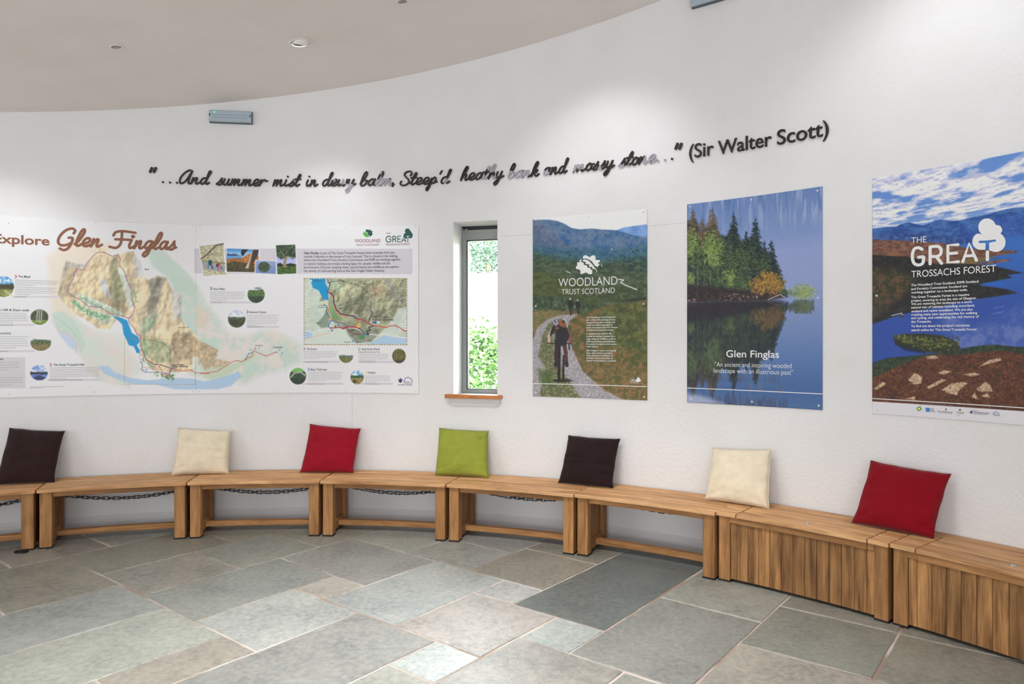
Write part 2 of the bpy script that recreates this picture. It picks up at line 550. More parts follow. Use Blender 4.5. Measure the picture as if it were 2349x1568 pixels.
for s in ST:
    jit = lambda: rs.uniform(-.003, .003)
    g = .0065
    p0, p1 = PL(s[0]) + g + jit(), PL(s[1]) - g + jit()
    q0 = QL(s[2]) if s[2] == int(s[2]) else 4.05
    q1 = QL(s[3]) if s[3] == int(s[3]) else 4.05
    q0, q1 = q0 + g + jit(), q1 - g + jit()
    poly = []
    cs = [(p0, q0), (p1, q0), (p1, q1), (p0, q1)]
    for (a, b), (c, d) in zip(cs, cs[1:] + cs[:1]):
        L = math.hypot(c - a, d - b); n = max(2, int(L / .1))
        for k in range(n):
            t = k / n
            w = rs.uniform(-.0025, .0025) if k else 0
            p, q = a + (c - a) * t, b + (d - b) * t
            if abs(c - a) > abs(d - b): q += w
            else: p += w
            v = E1 * p + E2 * q
            poly.append((v.x, v.y))
    # corners slightly broken
    poly = clip_circle(poly, RW - .012)
    if len(poly) < 3: continue
    ar = abs(sum(u[0] * v[1] - v[0] * u[1] for u, v in zip(poly, poly[1:] + poly[:1]))) / 2
    if ar < .01: continue
    if sum(u[0] * v[1] - v[0] * u[1] for u, v in zip(poly, poly[1:] + poly[:1])) < 0: poly = poly[::-1]
    mx_ = sum(u[0] for u in poly) / len(poly); my_ = sum(u[1] for u in poly) / len(poly)
    hz = rs.uniform(-.0006, .0012)
    n = len(poly)
    def inset(d):
        o = []
        for u in poly:
            v = Vector((mx_ - u[0], my_ - u[1])); v.normalize()
            o.append((u[0] + v.x * d, u[1] + v.y * d))
        return o
    top = inset(.005)
    mb = MB()
    mb.add([(u[0], u[1], -.03) for u in poly] + [(u[0], u[1], hz - .0045) for u in poly] + [(u[0], u[1], hz) for u in top],
           [[k, (k + 1) % n, n + (k + 1) % n, n + k] for k in range(n)] +
           [[n + k, n + (k + 1) % n, 2 * n + (k + 1) % n, 2 * n + k] for k in range(n)] + [[2 * n + k for k in range(n)]])
    o = mb.build('flagstone', M['stone'], FLOOR)
    c = TONE[s[4]]
    v = rs.uniform(.94, 1.06)
    o.color = tuple(s2l(np.clip(np.array([c[0] * v * rs.uniform(.985, 1.015), c[1] * v, c[2] * v * rs.uniform(.97, 1.02)]) / 255, 0, 1))) + (1,)

# skirting board of the visible wall
mb = MB()
prof = [(0, 0), (.020, 0), (.020, .054), (.018, .058), (.014, .060), (.014, .074), (.011, .078), (.007, .082), (.007, .090), (.004, .096), (0, .098)]
def skirt(name, t0, t1, step):
    mb = MB()
    k = int((t1 - t0) / step)
    m = len(prof)
    vs_ = [pt(t0 + (t1 - t0) * i / k, RW - d, z) for i in range(k + 1) for d, z in prof]
    fs = [[i * m + j, i * m + j + 1, (i + 1) * m + j + 1, (i + 1) * m + j] for i in range(k) for j in range(m - 1)]
    fs += [list(range(m)), [k * m + j for j in range(m)][::-1]]
    mb.add(vs_, fs)
    return tag(mb.build(name, M['skirting']), kind='structure')
skirt('baseboard_back', -69.9, 74.9, 1.25)

# hairline board joints in the plaster
def strip(name, th0, th1, z0, z1, d=.0012):
    mb = MB()
    n = max(1, int(abs(th1 - th0) / 1.0))
    vs_ = []
    for k in range(n + 1):
        th = th0 + (th1 - th0) * k / n
        for r, z in ((RW + .004, z0), (RW - d, z0), (RW - d, z1), (RW + .004, z1)):
            vs_.append(pt(th, r, z))
    fs = [[k * 4 + j, k * 4 + (j + 1) % 4, (k + 1) * 4 + (j + 1) % 4, (k + 1) * 4 + j] for k in range(n) for j in range(4)]
    fs += [[3, 2, 1, 0], [n * 4, n * 4 + 1, n * 4 + 2, n * 4 + 3]]
    mb.add(vs_, fs)
    return tag(mb.build(name, M['crack']), kind='structure')
strip('trim_1', 3.40, 3.416, .105, 1.10)
strip('trim_2', -69, 17 + 57, .1045, .1062)
strip('trim_3', 17.6, 20.4, 2.448, 2.4498, .0008)
strip('trim_4', 30.8, 33.9, 2.448, 2.4496, .0006)

# ------------------------------------------------------------------ the window
WINDOW = empty('window_1', pt(15.1, RW + .25, 0))
tag(WINDOW, kind='structure')
WINDOW.rotation_euler = (0, 0, -math.radians(15.1))
wc = pt(15.1, 0); wa = math.radians(15.1)
def wloc(th, r, z):
    p = pt(th, r, z) - WINDOW.location
    return Vector((p.x * math.cos(wa) - p.y * math.sin(wa), p.x * math.sin(wa) + p.y * math.cos(wa), p.z))
XL = -.197 - .008; XR = .197 + .008          # half opening at the frame depth
ZB, ZT = WZ0, WZ1
def wbox(mb, x0, x1, y0, y1, z0, z1, ch=.003):
    board(mb, ((x0 + x1) / 2, (y0 + y1) / 2, (z0 + z1) / 2), (0, 0, 1), (1, 0, 0), (0, 1, 0), z1 - z0, x1 - x0, y1 - y0, ch)
mb = MB()                                    # outer frame
wbox(mb, XL, XL + .03, 0, .07, ZB, ZT); wbox(mb, XR - .03, XR, 0, .07, ZB, ZT)
wbox(mb, XL + .03, XR - .03, 0, .07, ZT - .03, ZT); wbox(mb, XL + .03, XR - .03, 0, .07, ZB, ZB + .025)
mb.build('window_frame', M['frame'], WINDOW)
mb = MB(); wbox(mb, XL, XR, -.006, .001, ZT - .032, ZT - .001); mb.build('dark_head', M['gasket'], WINDOW)
mb = MB()                                    # opening sash
sx0, sx1, sz0, sz1 = XL + .003, XR - .003, ZB + .004, ZT - .034
wbox(mb, sx0, sx0 + .042, -.012, .05, sz0, sz1); wbox(mb, sx1 - .042, sx1, -.012, .05, sz0, sz1)
wbox(mb, sx0 + .042, sx1 - .042, -.012, .05, sz1 - .088, sz1); wbox(mb, sx0 + .042, sx1 - .042, -.012, .05, sz0, sz0 + .03)
SASH = mb.build('sash', M['frame'], WINDOW)
mb = MB()
gx0, gx1, gz0, gz1 = sx0 + .042, sx1 - .042, sz0 + .03, sz1 - .088
for a in ((gx0, gx0 + .008, gz0, gz1), (gx1 - .008, gx1, gz0, gz1), (gx0 + .008, gx1 - .008, gz1 - .008, gz1), (gx0 + .008, gx1 - .008, gz0, gz0 + .006)):
    wbox(mb, a[0], a[1], -.002, .04, a[2], a[3], .001)
mb.build('gasket', M['gasket'], SASH)
gm = bpy.data.materials.new('clear_glass'); gm.use_nodes = True
nt = gm.node_tree; nt.nodes.clear()
out = node(nt, 'ShaderNodeOutputMaterial'); mx = node(nt, 'ShaderNodeMixShader'); tr = node(nt, 'ShaderNodeBsdfTransparent')
tr.inputs[0].default_value = (.95, .98, .965, 1)
gl = node(nt, 'ShaderNodeBsdfGlossy'); gl.inputs['Roughness'].default_value = .02
fr = node(nt, 'ShaderNodeFresnel'); fr.inputs[0].default_value = 1.45
nt.links.new(fr.outputs[0], mx.inputs[0]); nt.links.new(tr.outputs[0], mx.inputs[1]); nt.links.new(gl.outputs[0], mx.inputs[2])
nt.links.new(mx.outputs[0], out.inputs[0])
mb = MB(); wbox(mb, gx0 + .002, gx1 - .002, .018, .024, gz0, gz1, .001); mb.build('glass_pane', gm, SASH)
mb = MB(); wbox(mb, sx0 + .004, sx0 + .02, -.03, -.008, sz1 - .004, sz1 + .012); wbox(mb, sx0 + .03, sx0 + .06, -.028, -.014, sz1 - .002, sz1 + .008)
mb.build('window_stay', M['steel'], WINDOW)
# oak sill board and the painted moulding under it
mb = MB()
vs_ = []; n = 8
for k in range(n + 1):
    th = 12.36 + (17.69 - 12.36) * k / n
    for r, z in ((RW - .055, 1.082), (RW + .012, 1.082), (RW + .012, 1.114), (RW - .055, 1.114)):
        vs_.append(wloc(th, r, z))
fs = [[k * 4 + j, k * 4 + (j + 1) % 4, k * 4 + 4 + (j + 1) % 4, k * 4 + 4 + j] for k in range(n) for j in range(4)] + [[3, 2, 1, 0], [n * 4 + j for j in range(4)]]
us = [[(k * .07 + (.07 if j2 in (2, 3) else 0), (j + (1 if j2 in (1, 2) else 0)) * .03) for j2 in range(4)] for k in range(n) for j in range(4)] + [[(0, 0), (.05, 0), (.05, .03), (0, .03)]] * 2
mb.add(vs_, fs, us)
SILL = mb.build('window_sill', M['sill'], WINDOW)
bv = SILL.modifiers.new('bevel', 'BEVEL'); bv.width = .004; bv.segments = 2
mb = MB(); vs_ = []
pr = [(.004, 1.020), (.022, 1.020), (.026, 1.040), (.016, 1.046), (.016, 1.078), (.004, 1.0815)]
for k in range(n + 1):
    for i, (d, z) in enumerate(pr):
        e = .25 if z < 1.04 else 0
        th = 12.62 + e + (17.45 - 12.62 - 2 * e) * k / n
        vs_.append(wloc(th, RW - d + .003, z))
m_ = len(pr)
fs = [[k * m_ + j, k * m_ + (j + 1) % m_, (k + 1) * m_ + (j + 1) % m_, (k + 1) * m_ + j] for k in range(n) for j in range(m_)] + [list(range(m_))[::-1], [n * m_ + j for j in range(m_)]]
mb.add(vs_, fs); mb.build('sill_moulding', M['skirting'], WINDOW)

# ------------------------------------------------------------------ benches
def copy_tree(o, parent=None):
    c = o.copy(); COL.objects.link(c)
    if parent is not None: c.parent = parent
    for ch in list(o.children): copy_tree(ch, c)
    return c


HALF = 6.08
RO = 5.10


def end_frame(root, s):
    """post, back post, rails and panel of one bench end; s = -1 left, +1 right"""
    th = 5.43 * s
    a = math.radians(th)
    g = Vector((math.sin(a), math.cos(a), 0)); w = Vector((math.cos(a), -math.sin(a), 0))
    def at(r, z): return Vector((r * math.sin(a), r * math.cos(a) - RO, z))
    mb = MB(); board(mb, at(4.926, .2195), (0, 0, 1), w, g, .413, .080, .082, .004); mb.build('leg', M['oak'], root)
    mb = MB(); board(mb, at(5.275, .2195), (0, 0, 1), w, g, .413, .080, .075, .004); mb.build('leg', M['oak'], root)
    mb = MB(); board(mb, at(5.1025, .060), g, w, (0, 0, 1), .270, .060, .075, .003); mb.build('side_rail', M['oak'], root)
    mb = MB(); board(mb, at(5.1025, .400), g, w, (0, 0, 1), .270, .060, .050, .003); mb.build('side_rail', M['oak'], root)
    mb = MB(); board(mb, at(5.1025, .236) , (0, 0, 1), g, w, .276, .268, .022, .002); mb.build('side_panel', M['oak'], root)
    for r, dd in ((4.926, .086), (5.275, .079)):
        mb = MB(); board(mb, at(r, .0065), g, w, (0, 0, 1), dd, .084, .013, .003); mb.build('rubber_foot', M['rubber'], root)


def make_bench():
    root = empty('curved_bench')
    rad = [4.852, 4.981, 5.108, 5.236, 5.362]
    for k in range(4):
        mb = MB(); arc_board(mb, -HALF + .05, HALF - .05, rad[k] + .0065, rad[k + 1] - .0065, .426, .45, RO, .003)
        mb.build('seat_plank', M['oak_top'], root)
    mb = MB(); arc_board(mb, -4.95, 4.95, 4.905, 4.930, .384, .426, RO, .002); mb.build('apron', M['oak'], root)
    mb = MB(); arc_board(mb, -4.95, 4.95, 5.255, 5.280, .384, .426, RO, .002); mb.build('apron', M['oak'], root)
    mb = MB(); arc_board(mb, -5.05, 5.05, 5.065, 5.125, .045, .086, RO, .003); mb.build('stretcher', M['oak'], root)
    for s in (-1, 1): end_frame(root, s)
    return root


bench0 = make_bench()
BSPAN = [(-22.29, -10.07), (-10.07, 2.16), (2.16, 14.35), (14.35, 26.5), (26.5, 38.47)]
SHIFT = {-28.4: 0}
bench_specs = [(-28.40, 0, 'curved oak bench cut off by the left edge, under the brown cushion'),
               (-16.18, 0, 'curved oak slatted bench between the left brown cushion and the first cream cushion'),
               (-3.95, 0, 'curved oak slatted bench under the map, from cream cushion to red cushion'),
               (8.25, .0, 'curved oak slatted bench from red cushion to green cushion'),
               (20.42, .005, 'curved oak slatted bench below the window, from green cushion to brown cushion'),
               (32.50, .018, 'curved oak slatted bench beside the storage boxes, under the right brown cushion')]
for i, (th, sh, lab) in enumerate(bench_specs):
    o = bench0 if i == 0 else copy_tree(bench0)
    o.location = pt(th, RO + sh, 0); o.rotation_euler = (0, 0, -math.radians(th))
    tag(o, lab, 'bench', 'curved oak benches along the round wall')


def make_box_bench():
    root = empty('storage_bench')
    ro = RO
    rf = 4.905
    rad = [rf, rf + .130, rf + .254, rf + .378, 5.380]
    h = HALF - .06
    l0, l1 = -4.50, 4.72
    # fixed ends and fixed back plank of the top
    for k in range(3):
        for a, b in ((-h, l0), (l1, h)):
            mb = MB(); arc_board(mb, a + (.03 if a == l1 else 0), b - (.05 if b == l0 else 0), rad[k] + .006, rad[k + 1] - .006, .426, .45, ro, .0025, 3)
            mb.build('top_plank', M['oak_top'], root)
    mb = MB(); arc_board(mb, -h, h, rad[3] + .006, rad[4], .426, .45, ro, .0025); mb.build('top_plank', M['oak_top'], root)
    # the lid: front rail with planks on it
    mb = MB(); arc_board(mb, l0 + .06, l1 - .08, rf + .020, rf + .045, .385, .4255, ro, .002)
    lid = mb.build('lid', M['oak'], root)
    for k in range(3):
        mb = MB(); arc_board(mb, l0 + .04, l1 - .06, rad[k] + .006, rad[k + 1] - .006, .426, .45, ro, .0025)
        mb.build('lid_plank', M['oak_top'], lid)
    mb = MB()
    a = math.radians(.3)
    lathe(mb, [(.0, 0), (.016, 0), (.016, .003), (.011, .006), (.004, .006), (.004, .004), (0, .004)], ((rf + .105) * math.sin(a), (rf + .105) * math.cos(a) - ro, .4485), seg=20, cap=False)
    k_ = mb.build('lock', M['steel'], lid, True)
    # corner posts
    for s in (-1, 1):
        for r, dd in ((rf + .062, .075), (5.335, .075)):
            a = math.radians(5.50 * s)
            c = Vector((r * math.sin(a), r * math.cos(a) - ro, .2195))
            g = Vector((math.sin(a), math.cos(a), 0)); w = Vector((math.cos(a), -math.sin(a), 0))
            mb = MB(); board(mb, c, (0, 0, 1), w, g, .413, .074, dd, .004); mb.build('leg', M['oak'], root)
            mb = MB(); board(mb, (c.x, c.y, .0065), w, g, (0, 0, 1), .078, dd, .013, .002); mb.build('rubber_foot', M['rubber'], root)
        # end panel
        rm = (rf + .10 + 5.297) / 2
        c = Vector((rm * math.sin(a), rm * math.cos(a) - ro, .222))
        mb = MB(); board(mb, c, (0, 0, 1), g, w, .405, 5.297 - rf - .10, .03, .002); mb.build('side_panel', M['oak'], root)
        # short fixed pieces of the front rail beside the lid
        a0, a1 = (-5.06, -4.47) if s < 0 else (4.67, 5.06)
        mb = MB(); arc_board(mb, a0, a1, rf + .024, rf + .046, .388, .4255, ro, .0015, 2); mb.build('front_rail', M['oak'], root)
    # vertical front boards
    th = -5.06; edges = [th]
    tot = 10.12
    small = .5; big = (tot - 2 * small) / 11
    edges += [th + small + big * k for k in range(12)] + [th + tot]
    for a0, a1 in zip(edges[:-1], edges[1:]):
        am = math.radians((a0 + a1) / 2); r = rf + .046 + random.uniform(-.0012, .0012)
        g = Vector((math.sin(am), math.cos(am), 0)); w = Vector((math.cos(am), -math.sin(am), 0))
        W = math.radians(a1 - a0) * r - .0022
        mb = MB(); board(mb, Vector((r * math.sin(am), r * math.cos(am) - ro, .203)), (0, 0, 1), w, g, .362, W, .018, .0018)
        mb.build('front_board', M['oak_box'], root)
    # back and bottom
    mb = MB(); arc_board(mb, -5.0, 5.0, 5.30, 5.315, .03, .42, ro, .001); mb.build('back_panel', M['oak'], root)
    mb = MB(); arc_board(mb, -5.0, 5.0, rf + .06, 5.295, .03, .045, ro, .001); mb.build('bottom_panel', M['oak'], root)
    return root


box0 = make_box_bench()
for i, (th, sh, lab) in enumerate([(44.52, .0, 'oak storage bench with lidded top and board front, between the right cream and red cushions'),
                                   (56.62, .012, 'oak storage bench at the right edge, under the big poster')]):
    o = box0 if i == 0 else copy_tree(box0)
    o.location = pt(th, RO + sh, 0); o.rotation_euler = (0, 0, -math.radians(th))
    tag(o, lab, 'storage bench', 'oak storage benches at the right end')

# ------------------------------------------------------------------ chains hanging under the seats
def link_mesh():
    mb = MB()
    path = []
    L, W = .031, .0125            # half straight and half width of a link
    for k in range(5):
        q = -math.pi / 2 + math.pi * k / 4
        path.append((L - W + W * math.cos(q), W * math.sin(q), 0))
    for k in range(5):
        q = math.pi / 2 + math.pi * k / 4
        path.append((-(L - W) + W * math.cos(q), W * math.sin(q), 0))
    ring_sweep(mb, path, 0.0031, 5, True)
    return mb


link_me = None
for i, (th, dz, lab) in enumerate([(-28.4, .0, 'black steel chain under the leftmost bench, partly cut off'),
                                   (-16.18, .0, 'black steel chain under the second bench from the left'),
                                   (-3.95, .003, 'black steel chain sagging under the bench left of the first red cushion'),
                                   (8.25, .005, 'black steel chain under the bench between red and green cushions'),
                                   (20.42, .018, 'black steel chain under the bench below the window'),
                                   (32.5, .036, 'black steel chain barely showing below the apron beside the storage benches')]):
    root = empty('chain', pt(th, 5.25, 0), -math.radians(th))
    tag(root, lab, 'chain', 'chains slung under the benches')
    N = 25
    pts = []
    x0 = 5.06
    P = []
    for k in range(401):
        t = -x0 + 2 * x0 * k / 400
        a = math.radians(t)
        P.append(Vector((5.25 * math.sin(a), 5.25 * math.cos(a) - 5.25, .274 + dz + .0022 * t * t)))
    S = [0]
    for a, b in zip(P[:-1], P[1:]): S.append(S[-1] + (b - a).length)
    for k in range(N):
        s = S[-1] * (k + .5) / N
        j = min(range(len(S)), key=lambda q: abs(S[q] - s))
        j = max(1, min(len(P) - 2, j))
        d = (P[j + 1] - P[j - 1]).normalized()
        if link_me is None:
            o = link_mesh().build('chain_link', M['chain'], root)
            link_me = o.data
            link_me.polygons.foreach_set('use_smooth', [True] * len(link_me.polygons))
        else:
            o = bpy.data.objects.new('chain_link', link_me); COL.objects.link(o); o.parent = root
        rx = d.to_track_quat('X', 'Z').to_matrix().to_4x4()
        roll = (0 if k % 2 else 1) * math.pi / 2 + random.uniform(-.25, .25)
        o.matrix_local = Matrix.Translation(P[j]) @ rx @ Matrix.Rotation(roll + .25, 4, 'X')
# loose end by the left foot
lo = bpy.data.objects.new('loose_chain_link', link_me.copy()); COL.objects.link(lo)
p = plan_at(49, 1267, 0)
lo.location = (p.x, p.y, .008); lo.rotation_euler = (0, 0, .05); lo.scale = (1.45, 1.7, 1.9)
tag(lo, 'loose black link lying on the floor against the left bench foot', 'chain link')

# ------------------------------------------------------------------ cushions
def cushion(name, corners, mat, label, cat_group, seed, T=.072, tops=(5.345, 5.345), folds=1.0):
    """corners: photo measurements TL, TR, BR, BL; bottom rests on the seat, top leans on the wall"""
    TL, TR, BR, BL = corners
    def on_r(x, y, r):
        th, z = wall_at(x, y, r); return pt(float(th), r, float(z))
    pTL, pTR = on_r(*TL, tops[0]), on_r(*TR, tops[1])
    pBL, pBR = plan_at(BL[0], BL[1], .452), plan_at(BR[0], BR[1], .452)
    def clampr(p):
        v = Vector((p.x - CX, p.y - CY)); r = v.length
        rr = min(max(r, 5.02), 5.20)
        v = v / r * rr
        return Vector((CX + v.x, CY + v.y, p.z))
    pBL, pBR = clampr(pBL), clampr(pBR)
    org = (pBL + pBR) / 2
    n = 34
    ux = ((pBR - pBL) + (pTR - pTL)).normalized(); uz = ((pTL - pBL) + (pTR - pBR)).normalized()
    nrm = ux.cross(uz).normalized()                 # towards the room is -Y-ish
    if nrm.dot(Vector((CX, CY, 0)) - Vector((org.x, org.y, 0))) < 0: nrm = -nrm
    mb = MB()
    idx = {}
    V = []
    for side in (1, -1):
        for i in range(n + 1):
            for j in range(n + 1):
                s, t = -1 + 2 * i / n, -1 + 2 * j / n
                if side == -1 and (i in (0, n) or j in (0, n)):
                    idx[(side, i, j)] = idx[(1, i, j)]; continue
                # sides pulled in between the corners, corners pointed
                s2 = s * (1 - (.03 + .04 * ((seed * .37 + (s > 0) * .5) % 1)) * (1 - t ** 4) * abs(s) ** 3)
                t2 = t * (1 - .045 * (1 - s ** 4) * abs(t) ** 3) if t > 0 else t * (1 - .035 * (1 - s ** 4) * abs(t) ** 3)
                s2 += .022 * s * mnoise.noise(Vector((s * 1.2 + seed * 3.1, t * 2.6, 4.2))) * (1 - t ** 6)
                t2 += .022 * t * mnoise.noise(Vector((s * 2.6, t * 1.2 + seed * 2.3, 9.2))) * (1 - s ** 6) * (1 if t > 0 else .3)
                u, v = (s2 + 1) / 2, (t2 + 1) / 2
                p = (pBL * (1 - u) + pBR * u) * (1 - v) + (pTL * (1 - u) + pTR * u) * v
                ed = max(0.0, (1 - s * s) * (1 - t * t))
                h = T * ed ** .42
                q = Vector((s * 2.1 + seed, t * 2.1, seed * 1.7))
                h *= 1 + .16 * (mnoise.noise(q * .9)) - .05 * t
                if side == 1:
                    # creases running in from sides and corners
                    cr = 0.0
                    for (cs, ct, ang, ln, w_) in FOLDS[seed % len(FOLDS)]:
                        dx, dy = s - cs, t - ct
                        a = dx * math.cos(ang) + dy * math.sin(ang); b = -dx * math.sin(ang) + dy * math.cos(ang)
                        if 0 < a < ln: cr -= math.exp(-(b / w_) ** 2) * math.sin(math.pi * a / ln) * .011
                    h += cr * folds * min(1, ed * 4 + .2)
                    h += .004 * mnoise.noise(q * 3.1) * min(1, ed * 5)
                p = p + nrm * (side * h * (1.0 if side == 1 else .62))
                # nothing under the seat
                if p.z < .4515: p.z = .4515
                rr = Vector((p.x - CX, p.y - CY))
                if rr.length > RW - .004: rr = rr.normalized() * (RW - .004); p.x, p.y = CX + rr.x, CY + rr.y
                idx[(side, i, j)] = len(V); V.append(p - org)
    fs = []
    for side in (1, -1):
        for i in range(n):
            for j in range(n):
                f = [idx[(side, i, j)], idx[(side, i + 1, j)], idx[(side, i + 1, j + 1)], idx[(side, i, j + 1)]]
                fs.append(f if side == 1 else f[::-1])
    mb.add(V, fs)
    root = mb.build(name, mat, None, True)
    root.location = org
    # sewn edge
    e = MB()
    path = [V[idx[(1, i, 0)]] for i in range(n)] + [V[idx[(1, n, j)]] for j in range(n)] + \
           [V[idx[(1, i, n)]] for i in range(n, 0, -1)] + [V[idx[(1, 0, j)]] for j in range(n, 0, -1)]
    ring_sweep(e, [Vector(q) + Vector((0, 0, .0022)) * (1 if q.z < .01 else 0) for q in path], .0026, 5, True)
    e.build('seam', mat, root, True)
    tag(root, label, 'cushion', cat_group)
    return root


FOLDS = [[(-1, -.75, .5, .9, .07), (-1, -.9, .25, 1.1, .06), (1, .35, 2.9, .8, .05), (1, -.1, 3.4, .7, .06), (-1, .1, -.1, .5, .05)],
         [(1, -.1, 3.0, .9, .06), (1, -.35, 3.3, .7, .05), (1, .6, 3.6, .5, .06), (-1, .35, .15, .7, .05), (-1, -.85, .35, .6, .06)],
         [(1, -.55, 2.7, .8, .07), (-1, .2, .1, 1.0, .06), (1, .1, 3.3, .5, .05), (.4, -1, 1.9, .4, .05)],
         [(1, .8, 3.9, .5, .07), (1, .65, 3.4, .45, .05), (.9, -1, 2.0, .5, .06), (-1, -.8, .3, .7, .05), (-.2, -1, 1.2, .3, .05)],
         [(-1, -.2, .05, 1.3, .05), (1, -.1, 3.2, 1.0, .05), (-1, .1, -.1, .9, .05), (1, -.6, 2.9, .6, .06)],
         [(1, .35, 3.2, .3, .06), (1, -.2, 2.8, .4, .06), (-1, -.9, .45, 1.0, .08), (.8, -1, 2.2, .4, .06)],
         [(-1, .25, -.1, 1.1, .05), (.7, -1, 1.7, .3, .07), (1, -.85, 2.7, .5, .06), (-1, -.85, .5, .6, .06)]]
brown = make_fabric('dark_brown_cotton', rgb(50, 33, 33), .1)
brown2 = make_fabric('near_black_brown_cotton', rgb(40, 26, 27), .1)
cream = make_fabric('cream_cotton', rgb(236, 222, 196), .2)
red = make_fabric('deep_red_cotton', rgb(152, 20, 38), .1)
red2 = make_fabric('dark_red_cotton', rgb(136, 10, 26), .1)
green = make_fabric('olive_green_cotton', rgb(148, 156, 62), .1)
G_ = 'scatter cushions on the benches'
cushion('cushion', [(22, 981), (149, 988), (125, 1106), (-5, 1105)], brown, 'dark brown square cushion at the left edge, leaning on the wall', G_, 4)
cushion('cushion', [(409, 981), (530, 988), (525, 1086), (397, 1087)], cream, 'cream cushion below the map panel, over the joint of two benches', G_, 1)
cushion('cushion', [(711, 972), (827, 983), (812, 1083), (690, 1082)], red, 'bright red cushion left of the green one, below the map panel', G_, 2)
cushion('cushion', [(1008, 981), (1121, 988), (1128, 1092), (1007, 1084)], green, 'olive green square cushion below the narrow window', G_, 3)
cushion('cushion', [(1304, 998), (1423, 1006), (1409, 1118), (1286, 1104)], brown2, 'near-black brown cushion below the cyclists poster', G_, 4, folds=1.2)
cushion('cushion', [(1635, 1027), (1770, 1031), (1774, 1162), (1624, 1141)], cream, 'cream cushion below the lake island poster, beside the first storage bench', G_, 5)
cushion('cushion', [(1998, 1056), (2182, 1087), (2153, 1231), (1963, 1195)], red2, 'large dark red cushion at the right, on the two storage benches', G_, 6)

# ------------------------------------------------------------------ ceiling lamps and emergency lights
M['glow'] = make_emit('lamp_glow', (1, .99, .96, 1), 10)


def ceiling_lamp(name, x, y, r, lit, label, aim=None, group=None):
    z = ceil_z(x, y)
    root = empty(name, (x, y, z))
    nrm = Vector((.1469, .0247, -1)).normalized()
    tag(root, label, 'ceiling light', group)
    mb = MB(); lathe(mb, [(r * .72, .001), (r * .74, .007), (r * .95, .006), (r, .001)], (0, 0, 0), nrm, 32, cap=False)
    mb.build('bezel', M['white_metal'], root, True)
    mb = MB(); lathe(mb, [(r * .735, .0015), (r * .72, -.055), (0.001, -.055)], (0, 0, 0), nrm, 28, cap=False)
    # in lit lamps a flat dark disc paints in the shade inside the bezel
    if lit:
        a = Vector(aim).normalized()
        R_ = r * .70
        c0 = nrm * .016
        mb2 = MB(); lathe(mb2, [(R_ * .97, -.05), (R_, -.03), (R_, .002), (R_ * .96, .005), (R_ * .90, .003), (R_ * .88, -.004)], c0, a, 32, cap=False)
        mb2.build('gimbal', M['white_metal'], root, True)
        mb3 = MB(); lathe(mb3, [(.001, .0), (R_ * .5, .001), (R_ * .89, -.003)], c0, a, 28, cap=False)
        mb3.build('lamp', M['glow'], root, True)
        mb4 = MB(); lathe(mb4, [(.001, .0012), (r * .735, .0012)], (0, 0, 0), nrm, 28, cap=False)
        mb4.build('recess_shade_disc', M['gasket'], root)
    else:
        mb2 = MB(); lathe(mb2, [(.001, .0015), (r * .3, .003), (r * .6, .0025), (r * .72, .0015)], (0, 0, 0), nrm, 24, cap=False)
        mb2.build('lamp', simple('unlit_lamp_glass', rgb(150, 142, 134), .25), root, True)
    return root


ceiling_lamp('downlight', -2.7056, 4.779, .044, False, 'small unlit round downlight in the ceiling at upper left', group='unlit downlights')
ceiling_lamp('downlight', -0.742, 4.732, .044, False, 'small unlit round downlight cut by the top edge of the photo', group='unlit downlights')
ceiling_lamp('adjustable_downlight', -1.552, 5.125, .088, True, 'lit tilted round downlight in the ceiling above the map panel', (-.13, .32, -.93))


def wall_spot(th, r, energy, aim_th, aim_z, size=82, blend=.9, glow=True):
    p = pt(th, r); z = ceil_z(p.x, p.y)
    t = pt(aim_th, RW, aim_z)
    add_light('wall_washer_beam', 'SPOT', (p.x, p.y, z - .05), t, energy, (.95, .975, 1.0),
              spot_size=math.radians(size), spot_blend=blend, shadow_soft_size=.05)


wall_spot(2.19, 4.40, 40, 1.0, 1.6, 78, .9)
for th, e, at_, az, sz in ((-28, 40, -25, 1.5, 80), (27.5, 36, 27.5, 2.1, 88), (52.5, 36, 52.5, 2.3, 100), (78, 30, 78, 2.2, 90), (-53, 28, -53, 1.8, 84)):
    wall_spot(th, 4.42, e, at_, az, sz)
    p = pt(th, 4.42)
    if th > 30 or th < 20:
        pass
    a = (pt(th, RW, 0) - pt(th, 0, 0)).normalized() * .3 + Vector((0, 0, -.95))
    ceiling_lamp('adjustable_downlight', p.x, p.y, .088, True,
                 {-28: 'lit downlight above the left end of the map panel, outside the photo', 27.5: 'lit downlight above the cyclists poster, outside the photo',
                  52.5: 'lit downlight above the big loch poster, outside the photo', 78: 'lit downlight at the right side of the room, outside the photo',
                  -53: 'lit downlight at the left side of the room, outside the photo'}[th], a)


